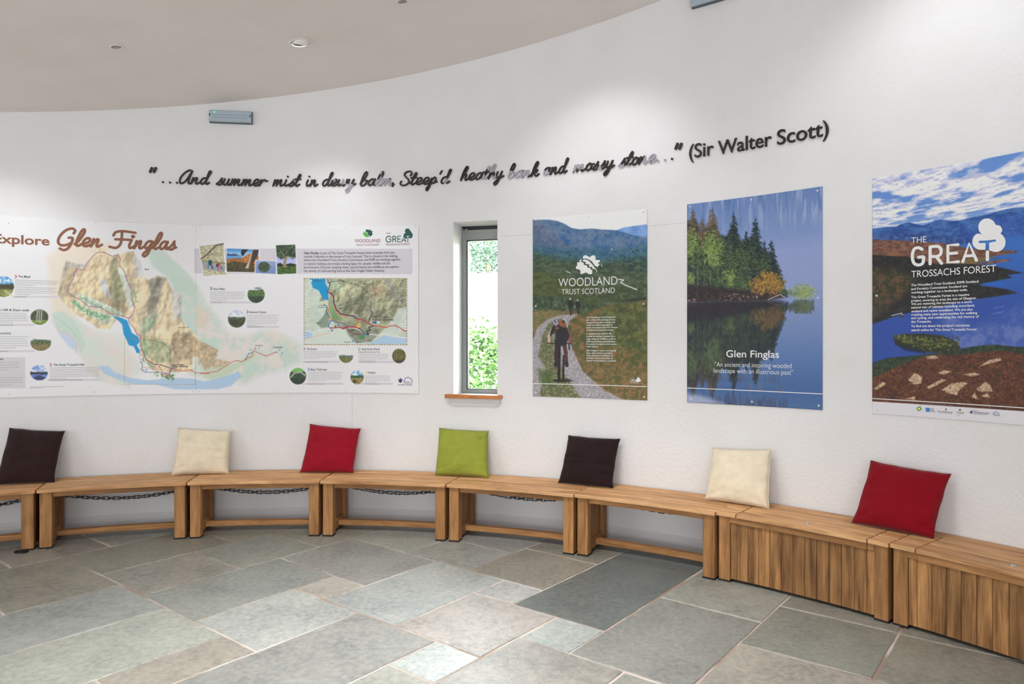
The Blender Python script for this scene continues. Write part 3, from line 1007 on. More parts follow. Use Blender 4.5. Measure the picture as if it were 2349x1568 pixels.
def emergency_light(th0, th1, z0, z1, label):
    thm = (th0 + th1) / 2
    W = math.radians(th1 - th0) * RW; H = z1 - z0
    root = empty('emergency_light', pt(thm, RW, z0), -math.radians(thm))
    tag(root, label, 'emergency light', 'emergency light boxes high on the wall')
    mb = MB(); board(mb, (0, -.010, H / 2), (1, 0, 0), (0, 0, 1), (0, 1, 0), W, H, .030, .004)
    mb.build('housing', M['ehouse'], root)
    mb = MB(); board(mb, (0, -.040, H / 2), (1, 0, 0), (0, 0, 1), (0, 1, 0), W - .010, H - .010, .036, .008)
    d = mb.build('diffuser', M['ediff'], root)
    rib = MB()
    for k in range(26):
        for j in range(2):
            x = -W / 2 + .04 + (W - .08) * k / 25
            board(rib, (x, -.0585, H * (.36 + .22 * j)), (0, 0, 1), (1, 0, 0), (0, 1, 0), .006, .004, .002, .0005)
    r_ = rib.build('diffuser_prism', M['eprism'], root); r_['kind'] = 'stuff'
    for sx in (-1, 1):
        mb = MB(); board(mb, (sx * (W / 2 - .012), -.052, H * .55), (0, 0, 1), (1, 0, 0), (0, 1, 0), .022, .010, .018, .002)
        mb.build('clip', M['ehouse'], root)
    mb = MB(); lathe(mb, [(.001, .004), (.004, .003), (.005, 0)], (-W / 2 + .05, -.058, H * .78), (0, -1, 0), 12, cap=False)
    mb.build('indicator_lamp', make_emit('green_indicator', (.05, 1, .25, 1), 3.0), root, True)
    return root


M['ehouse'] = simple('dark_grey_plastic', rgb(92, 96, 102), .5)
M['ediff'] = simple('blue_grey_polycarbonate', rgb(176, 192, 204), .3, var=.08, bscale=40)
M['eprism'] = simple('grey_prism_dots', rgb(118, 130, 142), .35)
emergency_light(-9.55, -5.77, 3.455, 3.560, 'blue-grey emergency light box with green indicator, above the quotation')
emergency_light(34.5, 38.35, 4.022, 4.127, 'blue-grey emergency light box at the top edge of the photo')

# ------------------------------------------------------------------ outdoors behind the window
mb = MB()
na = 30; rr_ = [(5.78, .1), (7.5, .12), (9, .2), (12, .55), (16, 1.2), (22, 2.6), (30, 4.6), (45, 7.5)]
vs_ = [pt(-45 + 120 * k / na, r, z) for k in range(na + 1) for r, z in rr_]
m_ = len(rr_)
mb.add(vs_, [[k * m_ + j, (k + 1) * m_ + j, (k + 1) * m_ + j + 1, k * m_ + j + 1] for k in range(na) for j in range(m_ - 1)])
M['meadow'] = simple('pale_dry_meadow', rgb(226, 222, 196), .95, var=.12, bscale=3)
tag(mb.build('meadow', M['meadow']), 'pale sunlit meadow rising behind the window', 'meadow', kind='structure')


def foliage(name, parent, centre, rad, n, size, mat, seed, droop=0.0):
    rn = random.Random(seed)
    V = []; F = []
    for k in range(n):
        u = Vector((rn.gauss(0, 1), rn.gauss(0, 1), rn.gauss(0, 1))).normalized()
        r = rn.uniform(.35, 1.0) ** .6
        q = Vector((u.x * rad[0] * r, u.y * rad[1] * r, u.z * rad[2] * r))
        q *= 1 + .25 * mnoise.noise(u * 2.3 + Vector((seed, 0, 0)))
        c = Vector(centre) + q
        if c.z < .05: c.z = .05 + rn.random() * .1
        d = Vector((rn.gauss(0, 1), rn.gauss(0, 1), rn.gauss(0, .6) - droop)).normalized()
        e = d.cross(Vector((rn.gauss(0, 1), rn.gauss(0, 1), rn.gauss(0, 1)))).normalized()
        s = size * rn.uniform(.6, 1.3)
        b = len(V)
        up = d.cross(e) * s * .16
        V += [c - d * s, c - d * s * .25 + e * s * .45 + up, c + d * s * .5 + e * s * .32, c + d * s, c + d * s * .5 - e * s * .32, c - d * s * .25 - e * s * .45 + up]
        F += [[b, b + 1, b + 2, b + 3], [b, b + 3, b + 4, b + 5]]
    me = bpy.data.meshes.new(name); me.from_pydata([tuple(v) for v in V], [], F)
    o = link(name, me, parent, [mat]); o['kind'] = 'stuff'
    return o


def leafmat(name, a, b):
    m, nt, p = nmat(name)
    tc = node(nt, 'ShaderNodeTexCoord')
    nz = setin(node(nt, 'ShaderNodeTexNoise'), Scale=6.0, Detail=3.0)
    nt.links.new(tc.outputs['Object'], nz.inputs['Vector'])
    mx = node(nt, 'ShaderNodeMix', data_type='RGBA'); mx.inputs[6].default_value = a; mx.inputs[7].default_value = b
    nt.links.new(nz.outputs['Fac'], mx.inputs[0]); nt.links.new(mx.outputs[2], p.inputs['Base Color'])
    setin(p, Roughness=.6)
    return m


M['leaf_near'] = leafmat('bramble_leaf', rgb(20, 50, 8), rgb(68, 104, 30))
M['leaf_far'] = leafmat('tree_leaf', rgb(22, 46, 34), rgb(62, 88, 68))
M['bark'] = simple('bark', rgb(110, 96, 80), .9, bump=.5, bscale=30)
rn = random.Random(5)
for k, (th, r, w, h) in enumerate([(-2.6, 8.1, .8, .8), (10.0, 8.0, .8, .9), (22.6, 8.1, .8, .8), (-15.2, 8.3, .8, .85), (35, 8.2, .8, .8)]):
    p = pt(th, r, .12)
    root = empty('shrub', p)
    tag(root, ['bright green bush outside, just left of the one seen through the window', 'bright green leafy bush filling the lower window view',
               'bright green bush outside, just right of the one seen through the window', 'green bush outside, farthest left behind the wall',
               'green bush outside, farthest right behind the wall'][k], 'shrub', 'bushes outside the window')
    foliage('foliage', root, (0, 0, h * .9), (w, .55, h), 6500 if k == 1 else 2200, .042, M['leaf_near'], 20 + k)
    mb = MB()
    for j in range(7):
        a = rn.uniform(0, 6.28)
        ring_sweep(mb, [(0, 0, 0), (.15 * math.cos(a), .15 * math.sin(a), h * .6), (.5 * math.cos(a), .4 * math.sin(a), h * 1.35)], .008, 5)
    mb.build('stem', M['bark'], root)
for k, (th, r, h, w) in enumerate([(1.2, 30, 5.8, 2.2), (10.5, 31, 5.6, 2.2), (19.6, 30, 6.0, 2.2), (-8.2, 31, 5.6, 2.2), (-17.5, 30, 5.6, 2.2), (28.8, 31, 5.6, 2.2)]):
    p = pt(th, r, 4.3)
    root = empty('tree', p)
    tag(root, 'distant %s green tree beyond the meadow, %s in the window' % (('broad', 'bushy', 'tall', 'rounded', 'leaning', 'wide')[k], ('showing', 'right of the one', 'second right of the one', 'left of the one', 'farthest left of the one', 'farthest right of the one')[k]), 'tree', 'trees beyond the meadow')
    mb = MB(); ring_sweep(mb, [(0, 0, -.6), (.05, 0, h * .3), (0, .1, h * .55)], .09, 8); mb.build('trunk', M['bark'], root, True)
    foliage('foliage', root, (0, 0, h * .5), (w, 1.8, h * .55), 7000 if k == 0 else 2600, .10 if k == 0 else .2, M['leaf_far'], 60 + k)

# ------------------------------------------------------------------ lettering on the wall
GL = {
 'a': (1.02, [[(.78, .82), (.5, 1.0), (.18, .78), (.08, .32), (.25, .02), (.55, .2), (.78, .95)], [(.80, .98), (.74, .35), (.88, .02), (1.12, .25)]]),
 'b': (.92, [[(.0, .25), (.25, .8), (.5, 1.6), (.48, 2.05), (.3, 2.1), (.14, 1.6), (.05, .6), (.12, .06), (.42, .0), (.68, .3), (.66, .75), (.52, .85)], [(.62, .8), (.9, .7)]]),
 'd': (1.05, [[(.78, .82), (.5, 1.0), (.18, .78), (.08, .32), (.25, .02), (.55, .2), (.8, 1.1), (.98, 1.85), (.92, 2.1), (.78, 1.95), (.72, 1.2), (.72, .35), (.88, .02), (1.15, .28)]]),
 'e': (.90, [[(-.02, .25), (.35, .36), (.68, .66), (.6, 1.0), (.3, .98), (.1, .6), (.14, .16), (.4, .0), (.7, .1), (.95, .34)]]),
 'g': (.98, [[(.78, .82), (.5, 1.0), (.18, .78), (.08, .32), (.25, .04), (.55, .25), (.80, .98), (.7, .1), (.55, -.7), (.3, -1.0), (.1, -.75), (.4, -.25), (1.0, .25)]]),
 'h': (.95, [[(.02, .35), (.35, 1.1), (.55, 1.8), (.46, 2.1), (.28, 1.9), (.12, 1.1), (.06, 0)], [(.06, .1), (.28, .72), (.52, .95), (.62, .75), (.56, .25), (.7, .0), (.98, .28)]]),
 'i': (.52, [[(.14, .95), (.08, .35), (.22, .0), (.52, .28)], [(.2, 1.5), (.21, 1.51)]]),
 'k': (.95, [[(.02, .35), (.35, 1.1), (.55, 1.8), (.46, 2.1), (.28, 1.9), (.12, 1.1), (.06, 0)], [(.1, .35), (.4, .9), (.66, .9), (.6, .6), (.3, .48), (.5, .15), (.68, .0), (.98, .28)]]),
 'l': (.58, [[(.0, .2), (.32, .85), (.52, 1.7), (.46, 2.1), (.28, 1.95), (.14, 1.2), (.1, .35), (.26, .0), (.6, .28)]]),
 'm': (1.22, [[(.1, .95), (.04, .0)], [(.05, .1), (.28, .75), (.42, .96), (.46, .7), (.4, .0)], [(.41, .1), (.64, .75), (.8, .96), (.84, .7), (.8, .2), (.94, .0), (1.22, .28)]]),
 'n': (.88, [[(.1, .95), (.04, .0)], [(.05, .1), (.28, .75), (.44, .96), (.5, .7), (.46, .2), (.6, .0), (.88, .28)]]),
 'o': (.86, [[(.42, 1.0), (.14, .75), (.08, .28), (.32, .0), (.62, .25), (.64, .75), (.42, 1.0), (.55, .8), (.92, .85)]]),
 'p': (.92, [[(.0, .3), (.2, .9), (.22, .4), (.1, -.6), (-.08, -1.0), (-.2, -.7), (.0, -.2), (.3, .75), (.52, 1.0), (.72, .75), (.62, .25), (.36, .08), (.22, .2)], [(.5, .12), (.95, .32)]]),
 'r': (.80, [[(.1, .95), (.04, .0)], [(.05, .1), (.26, .72), (.5, .98), (.62, .78), (.86, .8)]]),
 's': (.82, [[(-.02, .1), (.3, .5), (.52, 1.08), (.5, .85), (.66, .4), (.5, .02), (.2, .0), (.08, .15)], [(.5, .05), (.85, .28)]]),
 't': (.66, [[(.0, .2), (.3, 1.0), (.5, 1.6), (.42, 1.85), (.28, 1.6), (.16, .8), (.16, .25), (.32, .0), (.66, .28)], [(-.08, 1.08), (.62, 1.12)]]),
 'u': (.92, [[(.08, .95), (.04, .3), (.2, .0), (.46, .25), (.6, .95)], [(.6, .95), (.54, .3), (.68, .0), (.94, .28)]]),
 'w': (1.15, [[(.06, .95), (.05, .3), (.2, .0), (.42, .3), (.52, .95)], [(.52, .95), (.5, .3), (.68, .0), (.92, .4), (.98, .95), (1.15, .8)]]),
 'y': (.95, [[(.08, .95), (.04, .35), (.2, .04), (.46, .25), (.62, .95)], [(.64, .98), (.54, .1), (.38, -.7), (.16, -1.0), (-.02, -.75), (.3, -.25), (.98, .28)]]),
 'A': (1.5, [[(1.22, 1.95), (.9, 2.1), (.4, 1.6), (.1, .8), (.18, .1), (.5, .02), (.9, .6), (1.25, 1.95)], [(1.27, 2.0), (1.15, .8), (1.2, .1), (1.4, .02), (1.6, .28)]]),
 'S': (1.35, [[(1.1, 1.45), (1.2, 1.8), (.92, 2.1), (.45, 2.0), (.3, 1.6), (.6, 1.2), (.95, .85), (1.1, .4), (.85, .02), (.35, -.05), (.05, .25), (.12, .6)]]),
 'G': (1.75, [[(1.35, 1.55), (1.42, 1.9), (1.05, 2.15), (.5, 1.85), (.12, 1.1), (.12, .4), (.45, .02), (.95, .05), (1.32, .3)], [(1.0, .98), (1.32, .98), (1.42, .7), (1.36, .1), (1.18, -.4), (.85, -.6), (.45, -.42)]]),
 'F': (1.98, [[(.13, 1.54), (.28, 1.96), (.82, 2.13), (1.54, 2.1), (2.38, 1.99)], [(.93, 2.1), (1.1, 1.0), (1.06, .36), (.71, -.03), (.04, .1)], [(.44, 1.07), (2.15, 1.07)]]),
 "'": (.5, [[(.3, 1.95), (.16, 1.5)]]), ',': (.3, [[(.16, .1), (.04, -.22)]]), '.': (.62, [[(.1, .04), (.11, .05)]]),
}


for _g, _k in (('n', 1.22), ('m', 1.22), ('r', 1.15), ('u', 1.12), ('i', 1.25), ('w', 1.1), ('l', 1.15)):
    GL[_g] = (GL[_g][0] * _k, [[(x * _k, y) for x, y in s] for s in GL[_g][1]])


def catmull(P, n=6):
    if len(P) < 3: return [Vector((p[0], p[1])) for p in P]
    Q = [Vector(P[0]) * 2 - Vector(P[1])] + [Vector(p) for p in P] + [Vector(P[-1]) * 2 - Vector(P[-2])]
    out = []
    for i in range(1, len(Q) - 2):
        p0, p1, p2, p3 = Q[i - 1], Q[i], Q[i + 1], Q[i + 2]
        for k in range(n):
            t = k / n
            out.append(.5 * ((2 * p1) + (p2 - p0) * t + (2 * p0 - 5 * p1 + 4 * p2 - p3) * t * t + (3 * p1 - p0 - 3 * p2 + p3) * t ** 3))
    out.append(Q[-2].copy())
    return out


def ribbon(mb, P, w, conv, depth, flaked=None):
    """flat rounded stroke of width w around polyline P (local x, y), conv(x, y, d) -> 3D, front at d=depth"""
    n = len(P)
    half = w / 2
    Lp, Rp = [], []
    for i in range(n):
        a = P[max(0, i - 1)]; b = P[min(n - 1, i + 1)]
        d = (b - a); d = d.normalized() if d.length > 1e-9 else Vector((1, 0))
        nn = Vector((-d.y, d.x)) * half
        Lp.append(P[i] + nn); Rp.append(P[i] - nn)
    d0 = (P[1] - P[0]).normalized(); d1 = (P[-1] - P[-2]).normalized()
    def cap(c, d, nn):
        return [c + nn * math.cos(q) + d * half * math.sin(q) for q in (math.pi * k / 6 for k in range(1, 6))]
    for i in range(n - 1):
        mid = (P[i] + P[i + 1]) / 2
        mi = 1 if (flaked and flaked(mid)) else 0
        q = [Lp[i], Rp[i], Rp[i + 1], Lp[i + 1]]
        if depth:
            V = [conv(p.x, p.y, depth) for p in q] + [conv(p.x, p.y, 0) for p in q]
            mb.add(V, [[0, 1, 2, 3], [1, 5, 6, 2], [3, 7, 4, 0]], None, mi)
        else:
            mb.add([conv(p.x, p.y, 0) for p in q], [[0, 1, 2, 3]], None, mi)
    for c, d, nn, i in ((P[0], -d0, (Rp[0] - P[0]), 0), (P[-1], d1, (Lp[-1] - P[-1]), n - 1)):
        pts_ = [c + nn] + cap(c, d, nn) + [c - nn]
        mi = 1 if (flaked and flaked(c)) else 0
        k = len(pts_)
        if depth:
            V = [conv(p.x, p.y, depth) for p in pts_] + [conv(p.x, p.y, 0) for p in pts_]
            mb.add(V, [list(range(k))] + [[j + 1, j, k + j, k + j + 1] for j in range(k - 1)], None, mi)
        else:
            mb.add([conv(p.x, p.y, 0) for p in pts_], [list(range(k))], None, mi)


def layout_word(word, x0, x1, base, xh, track=1.0, slant=.22):
    """-> list of (char, strokes in metres of arc length / height)"""
    th0, z = wall_at(x0, base); th1, _ = wall_at(x1, base)
    s0, s1 = math.radians(float(th0)) * RW, math.radians(float(th1)) * RW
    pen = 0; raw = []
    for ch in word:
        adv, st = GL[ch]
        raw.append((ch, [[(pen + p[0] + p[1] * slant, p[1]) for p in s] for s in st]))
        pen += adv * track
    xs = [p[0] for _, st in raw for s in st for p in s]
    a, b = min(xs), max(xs)
    half = .135 * xh * 1.0
    k = (s1 - s0 - 2 * half) / (b - a) if b - a > .2 else xh
    return [(ch, [[(s0 + half + (p[0] - a) * k, float(z) + p[1] * xh) for p in s] for s in st]) for ch, st in raw]


FLAKE = [(802, 437, 15), (788, 417, 7), (766, 410, 4), (870, 393, 8), (867, 419, 7), (880, 416, 10), (891, 420, 9), (1021, 414, 6),
         (1112, 409, 7), (1129, 385, 11), (1134, 408, 5), (1173, 404, 12), (1190, 400, 11), (1207, 398, 9), (1253, 399, 8),
         (1317, 384, 9), (1332, 382, 7), (1377, 386, 5), (1427, 384, 8), (1443, 383, 4), (1485, 368, 10), (1499, 364, 9), (671, 412, 3.5),
         (1513, 372, 5), (1527, 370, 5), (1318, 380, 9)]
FL = []
for x, y, r in FLAKE:
    th, z = wall_at(x, y); th2, _ = wall_at(x + r, y)
    FL.append((math.radians(float(th)) * RW, float(z), math.radians(float(th2 - th)) * RW))


def flaked(p):
    return any((p.x - a) ** 2 + (p.y - b) ** 2 < r * r for a, b, r in FL)


def wall_word(name, word, x0, x1, base, label, xh=.055, width=.0134, cat='lettering', quote=False):
    lay = layout_word(word, x0, x1, base, xh) if not quote else quote
    sm = sum(p[0] for _, st in lay for s in st for p in s) / sum(len(s) for _, st in lay for s in st)
    th = math.degrees(sm / RW)
    z0 = lay[0][1][0][0][1]
    root = empty(name, pt(th, RW, z0))
    tag(root, label, cat, 'raised quotation lettering on the wall')
    for ch, st in lay:
        mb = MB()
        for s in st:
            P = catmull(s)
            if len(s) == 2 and (Vector(s[0]) - Vector(s[1])).length < .003:
                c = Vector(s[0]); rr = width * .62
                k = 14
                fl = 1 if flaked(c) else 0
                pts_ = [c + Vector((math.cos(q), math.sin(q))) * rr for q in (2 * math.pi * j / k for j in range(k))]
                V = [pt(math.degrees(p.x / RW), RW - .014, p.y) - root.location for p in pts_] + [pt(math.degrees(p.x / RW), RW - .0005, p.y) - root.location for p in pts_]
                mb.add(V, [list(range(k))] + [[j, k + j, k + (j + 1) % k, (j + 1) % k] for j in range(k)], None, fl)
                continue
            dd = random.uniform(0, .0004)
            ribbon(mb, P, width, lambda x, y, d: pt(math.degrees(x / RW), RW - .0005 - d - (dd if d else 0), y) - root.location, .0135, flaked)
        mb.build('letter', [M['letter'], M['letter_bare']], root)
    return root


WB = 'dark raised script word "%s" of the wall quotation'
for w, a, b, y in (('And', 411, 486, 420.5), ('summer', 495, 616, 424), ('mist', 625, 692, 426.5), ('in', 702, 731, 427), ('dewy', 739, 818, 426.5),
                   ('balm,', 825, 906, 426), ("Steep'd", 917, 1037, 425), ('heathy', 1056, 1158, 414.5), ('bank', 1165, 1239, 409.5),
                   ('and', 1247, 1306, 401.5), ('mossy', 1314, 1412, 395), ('stone', 1418, 1509, 383)):
    wall_word('script_word', w, a, b, y, WB % (w if w != 'And' else 'And" with a capital, first'))
wall_word('ellipsis', '...', 372, 409, 418.5, 'three raised dots opening the wall quotation')
wall_word('ellipsis', '...', 1508, 1545, 370.5, 'three raised dots ending the quotation, two of them flaked grey')


def quote_marks(x0, x1, ytop, ybot, label):
    lay = []
    for k in range(2):
        xa = x0 + (x1 - x0) * (.12 + .52 * k)
        th0, zb = wall_at(xa, ybot); th1, zt = wall_at(xa + (x1 - x0) * .24, ytop)
        lay.append(('"', [[(math.radians(float(th0)) * RW, float(zb) + .009), (math.radians(float(th1)) * RW, float(zt) - .009)]]))
    wall_word('quotation_mark', None, 0, 0, 0, label, quote=lay, width=.02)


quote_marks(343, 360, 383.5, 397, 'raised opening quotation mark at the start of the wall quotation')
quote_marks(1549, 1566, 328, 344, 'raised closing quotation mark before the author line')


# built-in font text laid on the round wall
_tc = {}
def text_geo(s, bold, res=3):
    key = (s, bold, res)
    if key in _tc: return _tc[key]
    cu = bpy.data.curves.new('t', 'FONT'); cu.body = s; cu.size = 1; cu.offset = bold; cu.resolution_u = res
    o = bpy.data.objects.new('t', cu); COL.objects.link(o)
    dg = bpy.context.evaluated_depsgraph_get()
    me = bpy.data.meshes.new_from_object(o.evaluated_get(dg))
    V = [(v.co.x, v.co.y) for v in me.vertices]; F = [list(p.vertices) for p in me.polygons]
    E_ = {}
    for f in F:
        for a, b in zip(f, f[1:] + f[:1]):
            E_[(a, b)] = 1
    border = [e for e in E_ if (e[1], e[0]) not in E_]
    COL.objects.unlink(o); bpy.data.objects.remove(o); bpy.data.curves.remove(cu); bpy.data.meshes.remove(me)
    _tc[key] = (V, F, border)
    return _tc[key]


CAPH = .729                    # cap height of the built-in font for size 1 (measured below)
_v = text_geo('H', 0)[0]; CAPH = max(v[1] for v in _v) - min(v[1] for v in _v)


def add_text(mb, s, x0, x1, yb, hpx, off, bold=0.0, depth=0.0, mi=0, org=Vector((0, 0, 0)), italic=0.0):
    """text between photo columns x0..x1, baseline yb (at x0), cap height hpx; off = distance from the wall"""
    V, F, B = text_geo(s, bold, 8 if hpx > 9 else 3)
    if not V: return
    a = min(v[0] for v in V); b = max(v[0] for v in V)
    t0, z = wall_at(x0, yb); t1, _ = wall_at(x1, yb); _, z2 = wall_at(x0, yb - hpx)
    s0, s1 = math.radians(float(t0)) * RW, math.radians(float(t1)) * RW
    kx = (s1 - s0) / (b - a); ky = (float(z2) - float(z)) / CAPH
    def cv(v, d): return pt(math.degrees((s0 + (v[0] - a + italic * v[1]) * kx) / RW), RW - off - d, float(z) + v[1] * ky) - org
    if depth:
        mb.add([cv(v, depth) for v in V] + [cv(v, 0) for v in V], F + [[q, p, p + len(V), q + len(V)] for p, q in B], None, mi)
    else:
        mb.add([cv(v, 0) for v in V], F, None, mi)


for w, a, b, y, h in (('(Sir', 1582, 1638, 364, 31), ('Walter', 1648, 1771, 355.5, 31), ('Scott)', 1784, 1902, 333, 33)):
    th, z = wall_at((a + b) / 2, y)
    root = empty('sans_word', pt(float(th), RW, float(z)))
    tag(root, 'dark raised upright word "%s" of the author line beside the quotation' % w.strip('()'), 'lettering', 'raised quotation lettering on the wall')
    # letter by letter, each its own piece
    V, F, B = text_geo(w, .006, 8)
    A0 = min(v[0] for v in V); A1 = max(v[0] for v in V)
    t0, z = wall_at(a, y); t1, _ = wall_at(b, y); _, z2 = wall_at(a, y - h)
    s0, s1 = math.radians(float(t0)) * RW, math.radians(float(t1)) * RW
    kx = (s1 - s0) / (A1 - A0); ky = (float(z2) - float(z)) / CAPH
    comp = list(range(len(V)))
    def find(i):
        while comp[i] != i: comp[i] = comp[comp[i]]; i = comp[i]
        return i
    for f in F:
        for q in f[1:]: comp[find(q)] = find(f[0])
    groups = {}
    for k in range(len(V)): groups.setdefault(find(k), []).append(k)
    gl_ = sorted(groups.values(), key=lambda g: min(V[k][0] for k in g))
    merged = []
    for g in gl_:                                  # the dot of an i joins its stem
        c0, c1 = min(V[k][0] for k in g), max(V[k][0] for k in g)
        if merged and c0 < merged[-1][1] - .01 and (c1 - c0) < .2:
            merged[-1][0].extend(g); merged[-1][1] = max(c1, merged[-1][1])
        else: merged.append([list(g), c1])
    for g, _ in merged:
        ix = {k: i for i, k in enumerate(g)}
        mb = MB()
        def cv(v, d): return pt(math.degrees((s0 + (v[0] - A0) * kx) / RW), RW - .0005 - d, float(z) + v[1] * ky) - root.location
        mb.add([cv(V[k], .0135) for k in g] + [cv(V[k], 0) for k in g],
               [[ix[q] for q in f] for f in F if f[0] in ix] + [[ix[q], ix[p], ix[p] + len(g), ix[q] + len(g)] for p, q in B if p in ix])
        mb.build('letter', M['letter'], root)

# ------------------------------------------------------------------ printed posters (painted in code, stored as surface colours)
_rt = np.random.RandomState(7).rand(256, 256)


def vnoise(x, y, seed=0):
    x = x + seed * 37.3; y = y + seed * 17.7
    xi = np.floor(x).astype(int); yi = np.floor(y).astype(int)
    fx = x - xi; fy = y - yi
    fx = fx * fx * (3 - 2 * fx); fy = fy * fy * (3 - 2 * fy)
    a = _rt[xi & 255, yi & 255]; b = _rt[(xi + 1) & 255, yi & 255]
    c = _rt[xi & 255, (yi + 1) & 255]; d = _rt[(xi + 1) & 255, (yi + 1) & 255]
    return (a * (1 - fx) + b * fx) * (1 - fy) + (c * (1 - fx) + d * fx) * fy


def fbm(x, y, seed=0, octv=4):
    s = 0; w = .5; t = 0
    for k in range(octv):
        s = s + w * vnoise(x * 2 ** k, y * 2 ** k, seed + k); t += w; w *= .55
    return s / t


def sst(a, b, x):
    t = np.clip((x - a) / (b - a), 0, 1); return t * t * (3 - 2 * t)


class Canvas:
    """a sheet on the round wall between th0..th1, z0..z1; x, y are photo measurements of each point"""
    def __init__(s, th0, th1, z0, z1, step):
        s.W = int(math.radians(th1 - th0) * RW / step) + 1; s.H = int((z1 - z0) / step) + 1
        s.th = np.linspace(th0, th1, s.W); s.z = np.linspace(z1, z0, s.H)
        a = np.radians(s.th)
        X = CX + RW * np.sin(a); Y = CY + RW * np.cos(a)
        s.x = np.tile(1174.5 + FPX * X / Y, (s.H, 1))
        s.y = 784 - FPX * (s.z[:, None] - EYE) / Y[None, :]
        s.c = np.ones((s.H, s.W, 3)) * 224.0
        s.px = float(np.abs(s.x[0, 1] - s.x[0, 0]))

    def blend(s, m, col, sl=None):
        if sl is None: sl = (slice(None), slice(None))
        m = np.asarray(m)[..., None]
        s.c[sl] = s.c[sl] * (1 - m) + np.asarray(col, float) * m

    def sl(s, x0, x1, y0, y1, pad=2):
        jx = np.where((s.x[0] > x0 - pad) & (s.x[0] < x1 + pad))[0]
        if len(jx) == 0: return None
        j0, j1 = jx[0], jx[-1] + 1
        iy = np.where((s.y[:, j0:j1].max(1) > y0 - pad) & (s.y[:, j0:j1].min(1) < y1 + pad))[0]
        if len(iy) == 0: return None
        return (slice(iy[0], iy[-1] + 1), slice(j0, j1))

    def mask(s, P, soft=.8):
        """polygon coverage with a soft edge; returns (mask, slice)"""
        P = np.asarray(P, float)
        sl = s.sl(P[:, 0].min(), P[:, 0].max(), P[:, 1].min(), P[:, 1].max(), soft + 2)
        if sl is None: return None, None
        X, Y = s.x[sl], s.y[sl]
        ins = np.zeros(X.shape, bool); d = np.full(X.shape, 1e9)
        for (x1, y1), (x2, y2) in zip(P, np.roll(P, -1, 0)):
            c = ((y1 > Y) != (y2 > Y))
            if y1 != y2: ins ^= c & (X < (x2 - x1) * (Y - y1) / (y2 - y1) + x1)
            dx, dy = x2 - x1, y2 - y1; L = dx * dx + dy * dy + 1e-9
            t = np.clip(((X - x1) * dx + (Y - y1) * dy) / L, 0, 1)
            d = np.minimum(d, np.hypot(X - x1 - t * dx, Y - y1 - t * dy))
        sd = np.where(ins, d, -d)
        return sst(-soft, soft, sd), sl

    def poly(s, P, col, soft=.8, a=1.0, tex=None):
        m, sl = s.mask(P, soft)
        if m is None: return
        c = tex(s.x[sl], s.y[sl]) if tex else col
        s.blend(m * a, c, sl)

    def line(s, P, w, col, a=1.0, dash=0, ph=0):
        P = np.asarray(P, float)
        acc = 0.0
        for (x1, y1), (x2, y2) in zip(P[:-1], P[1:]):
            L = math.hypot(x2 - x1, y2 - y1)
            sl = s.sl(min(x1, x2) - w, max(x1, x2) + w, min(y1, y2) - w, max(y1, y2) + w)
            if sl is not None:
                X, Y = s.x[sl], s.y[sl]
                t = np.clip(((X - x1) * (x2 - x1) + (Y - y1) * (y2 - y1)) / (L * L + 1e-9), 0, 1)
                d = np.hypot(X - x1 - t * (x2 - x1), Y - y1 - t * (y2 - y1))
                m = 1 - sst(w / 2 - .45, w / 2 + .45, d)
                if dash: m = m * (((acc + t * L + ph) % dash) < dash * .58)
                s.blend(m * a, col, sl)
            acc += L

    def disc(s, cx, cy, rx, ry, col, soft=.8, a=1.0, tex=None, ang=0.0):
        R = max(rx, ry)
        sl = s.sl(cx - R, cx + R, cy - R, cy + R, soft + 1)
        if sl is None: return
        X, Y = s.x[sl] - cx, s.y[sl] - cy
        if ang: X, Y = X * math.cos(ang) + Y * math.sin(ang), -X * math.sin(ang) + Y * math.cos(ang)
        q = np.hypot(X / rx, Y / ry)
        m = 1 - sst(1 - soft / min(rx, ry), 1 + soft / min(rx, ry) * .3, q)
        c = tex(s.x[sl], s.y[sl]) if tex else col
        s.blend(m * a, c, sl)

    def dabs(s, rn, n, pick, size, cols, a=.8, asp=1.0, jit=14):
        for k in range(n):
            x, y = pick()
            c = np.array(cols[rn.randrange(len(cols))], float) + rn.uniform(-jit, jit)
            r = rn.uniform(size[0], size[1])
            s.disc(x, y, r, r * asp, c, soft=.7, a=a, ang=rn.uniform(-.6, .6))

    def noise(s, sc, seed=0, o=4, sy=None):
        return fbm(s.x / sc, s.y / (sy or sc), seed, o)

    def sheet(s, name, mat, parent, off=.004, thick=.003, t0=None, t1=None):
        j0 = 0 if t0 is None else int(np.searchsorted(s.th, t0)); j1 = s.W if t1 is None else int(np.searchsorted(s.th, t1))
        th = np.radians(s.th[j0:j1]); W = len(th); H = s.H
        r = RW - off - thick
        # the thin sheet waves a little off the wall
        wav = .0005 * np.sin(np.linspace(0, 9, W))[None, :] * np.sin(np.linspace(0, 5, H))[:, None]
        rr = r + wav
        V = np.empty((H, W, 3))
        V[..., 0] = CX + rr * np.sin(th)[None, :]; V[..., 1] = CY + rr * np.cos(th)[None, :]; V[..., 2] = s.z[:, None]
        V -= np.array(parent.location)
        i = np.arange(H * W).reshape(H, W)
        F = np.stack([i[1:, :-1], i[1:, 1:], i[:-1, 1:], i[:-1, :-1]], -1).reshape(-1, 4)
        # rim back to the wall
        b = np.concatenate([i[0, :], i[1:, -1], i[-1, -2::-1], i[-2:0:-1, 0]])
        Vb = V.reshape(-1, 3)[b].copy() + np.array(parent.location)
        dx, dy = Vb[:, 0] - CX, Vb[:, 1] - CY; rl = np.hypot(dx, dy)
        Vb[:, 0] = CX + dx / rl * (RW - off * .5); Vb[:, 1] = CY + dy / rl * (RW - off * .5); Vb -= np.array(parent.location)
        nb = len(b); base = H * W
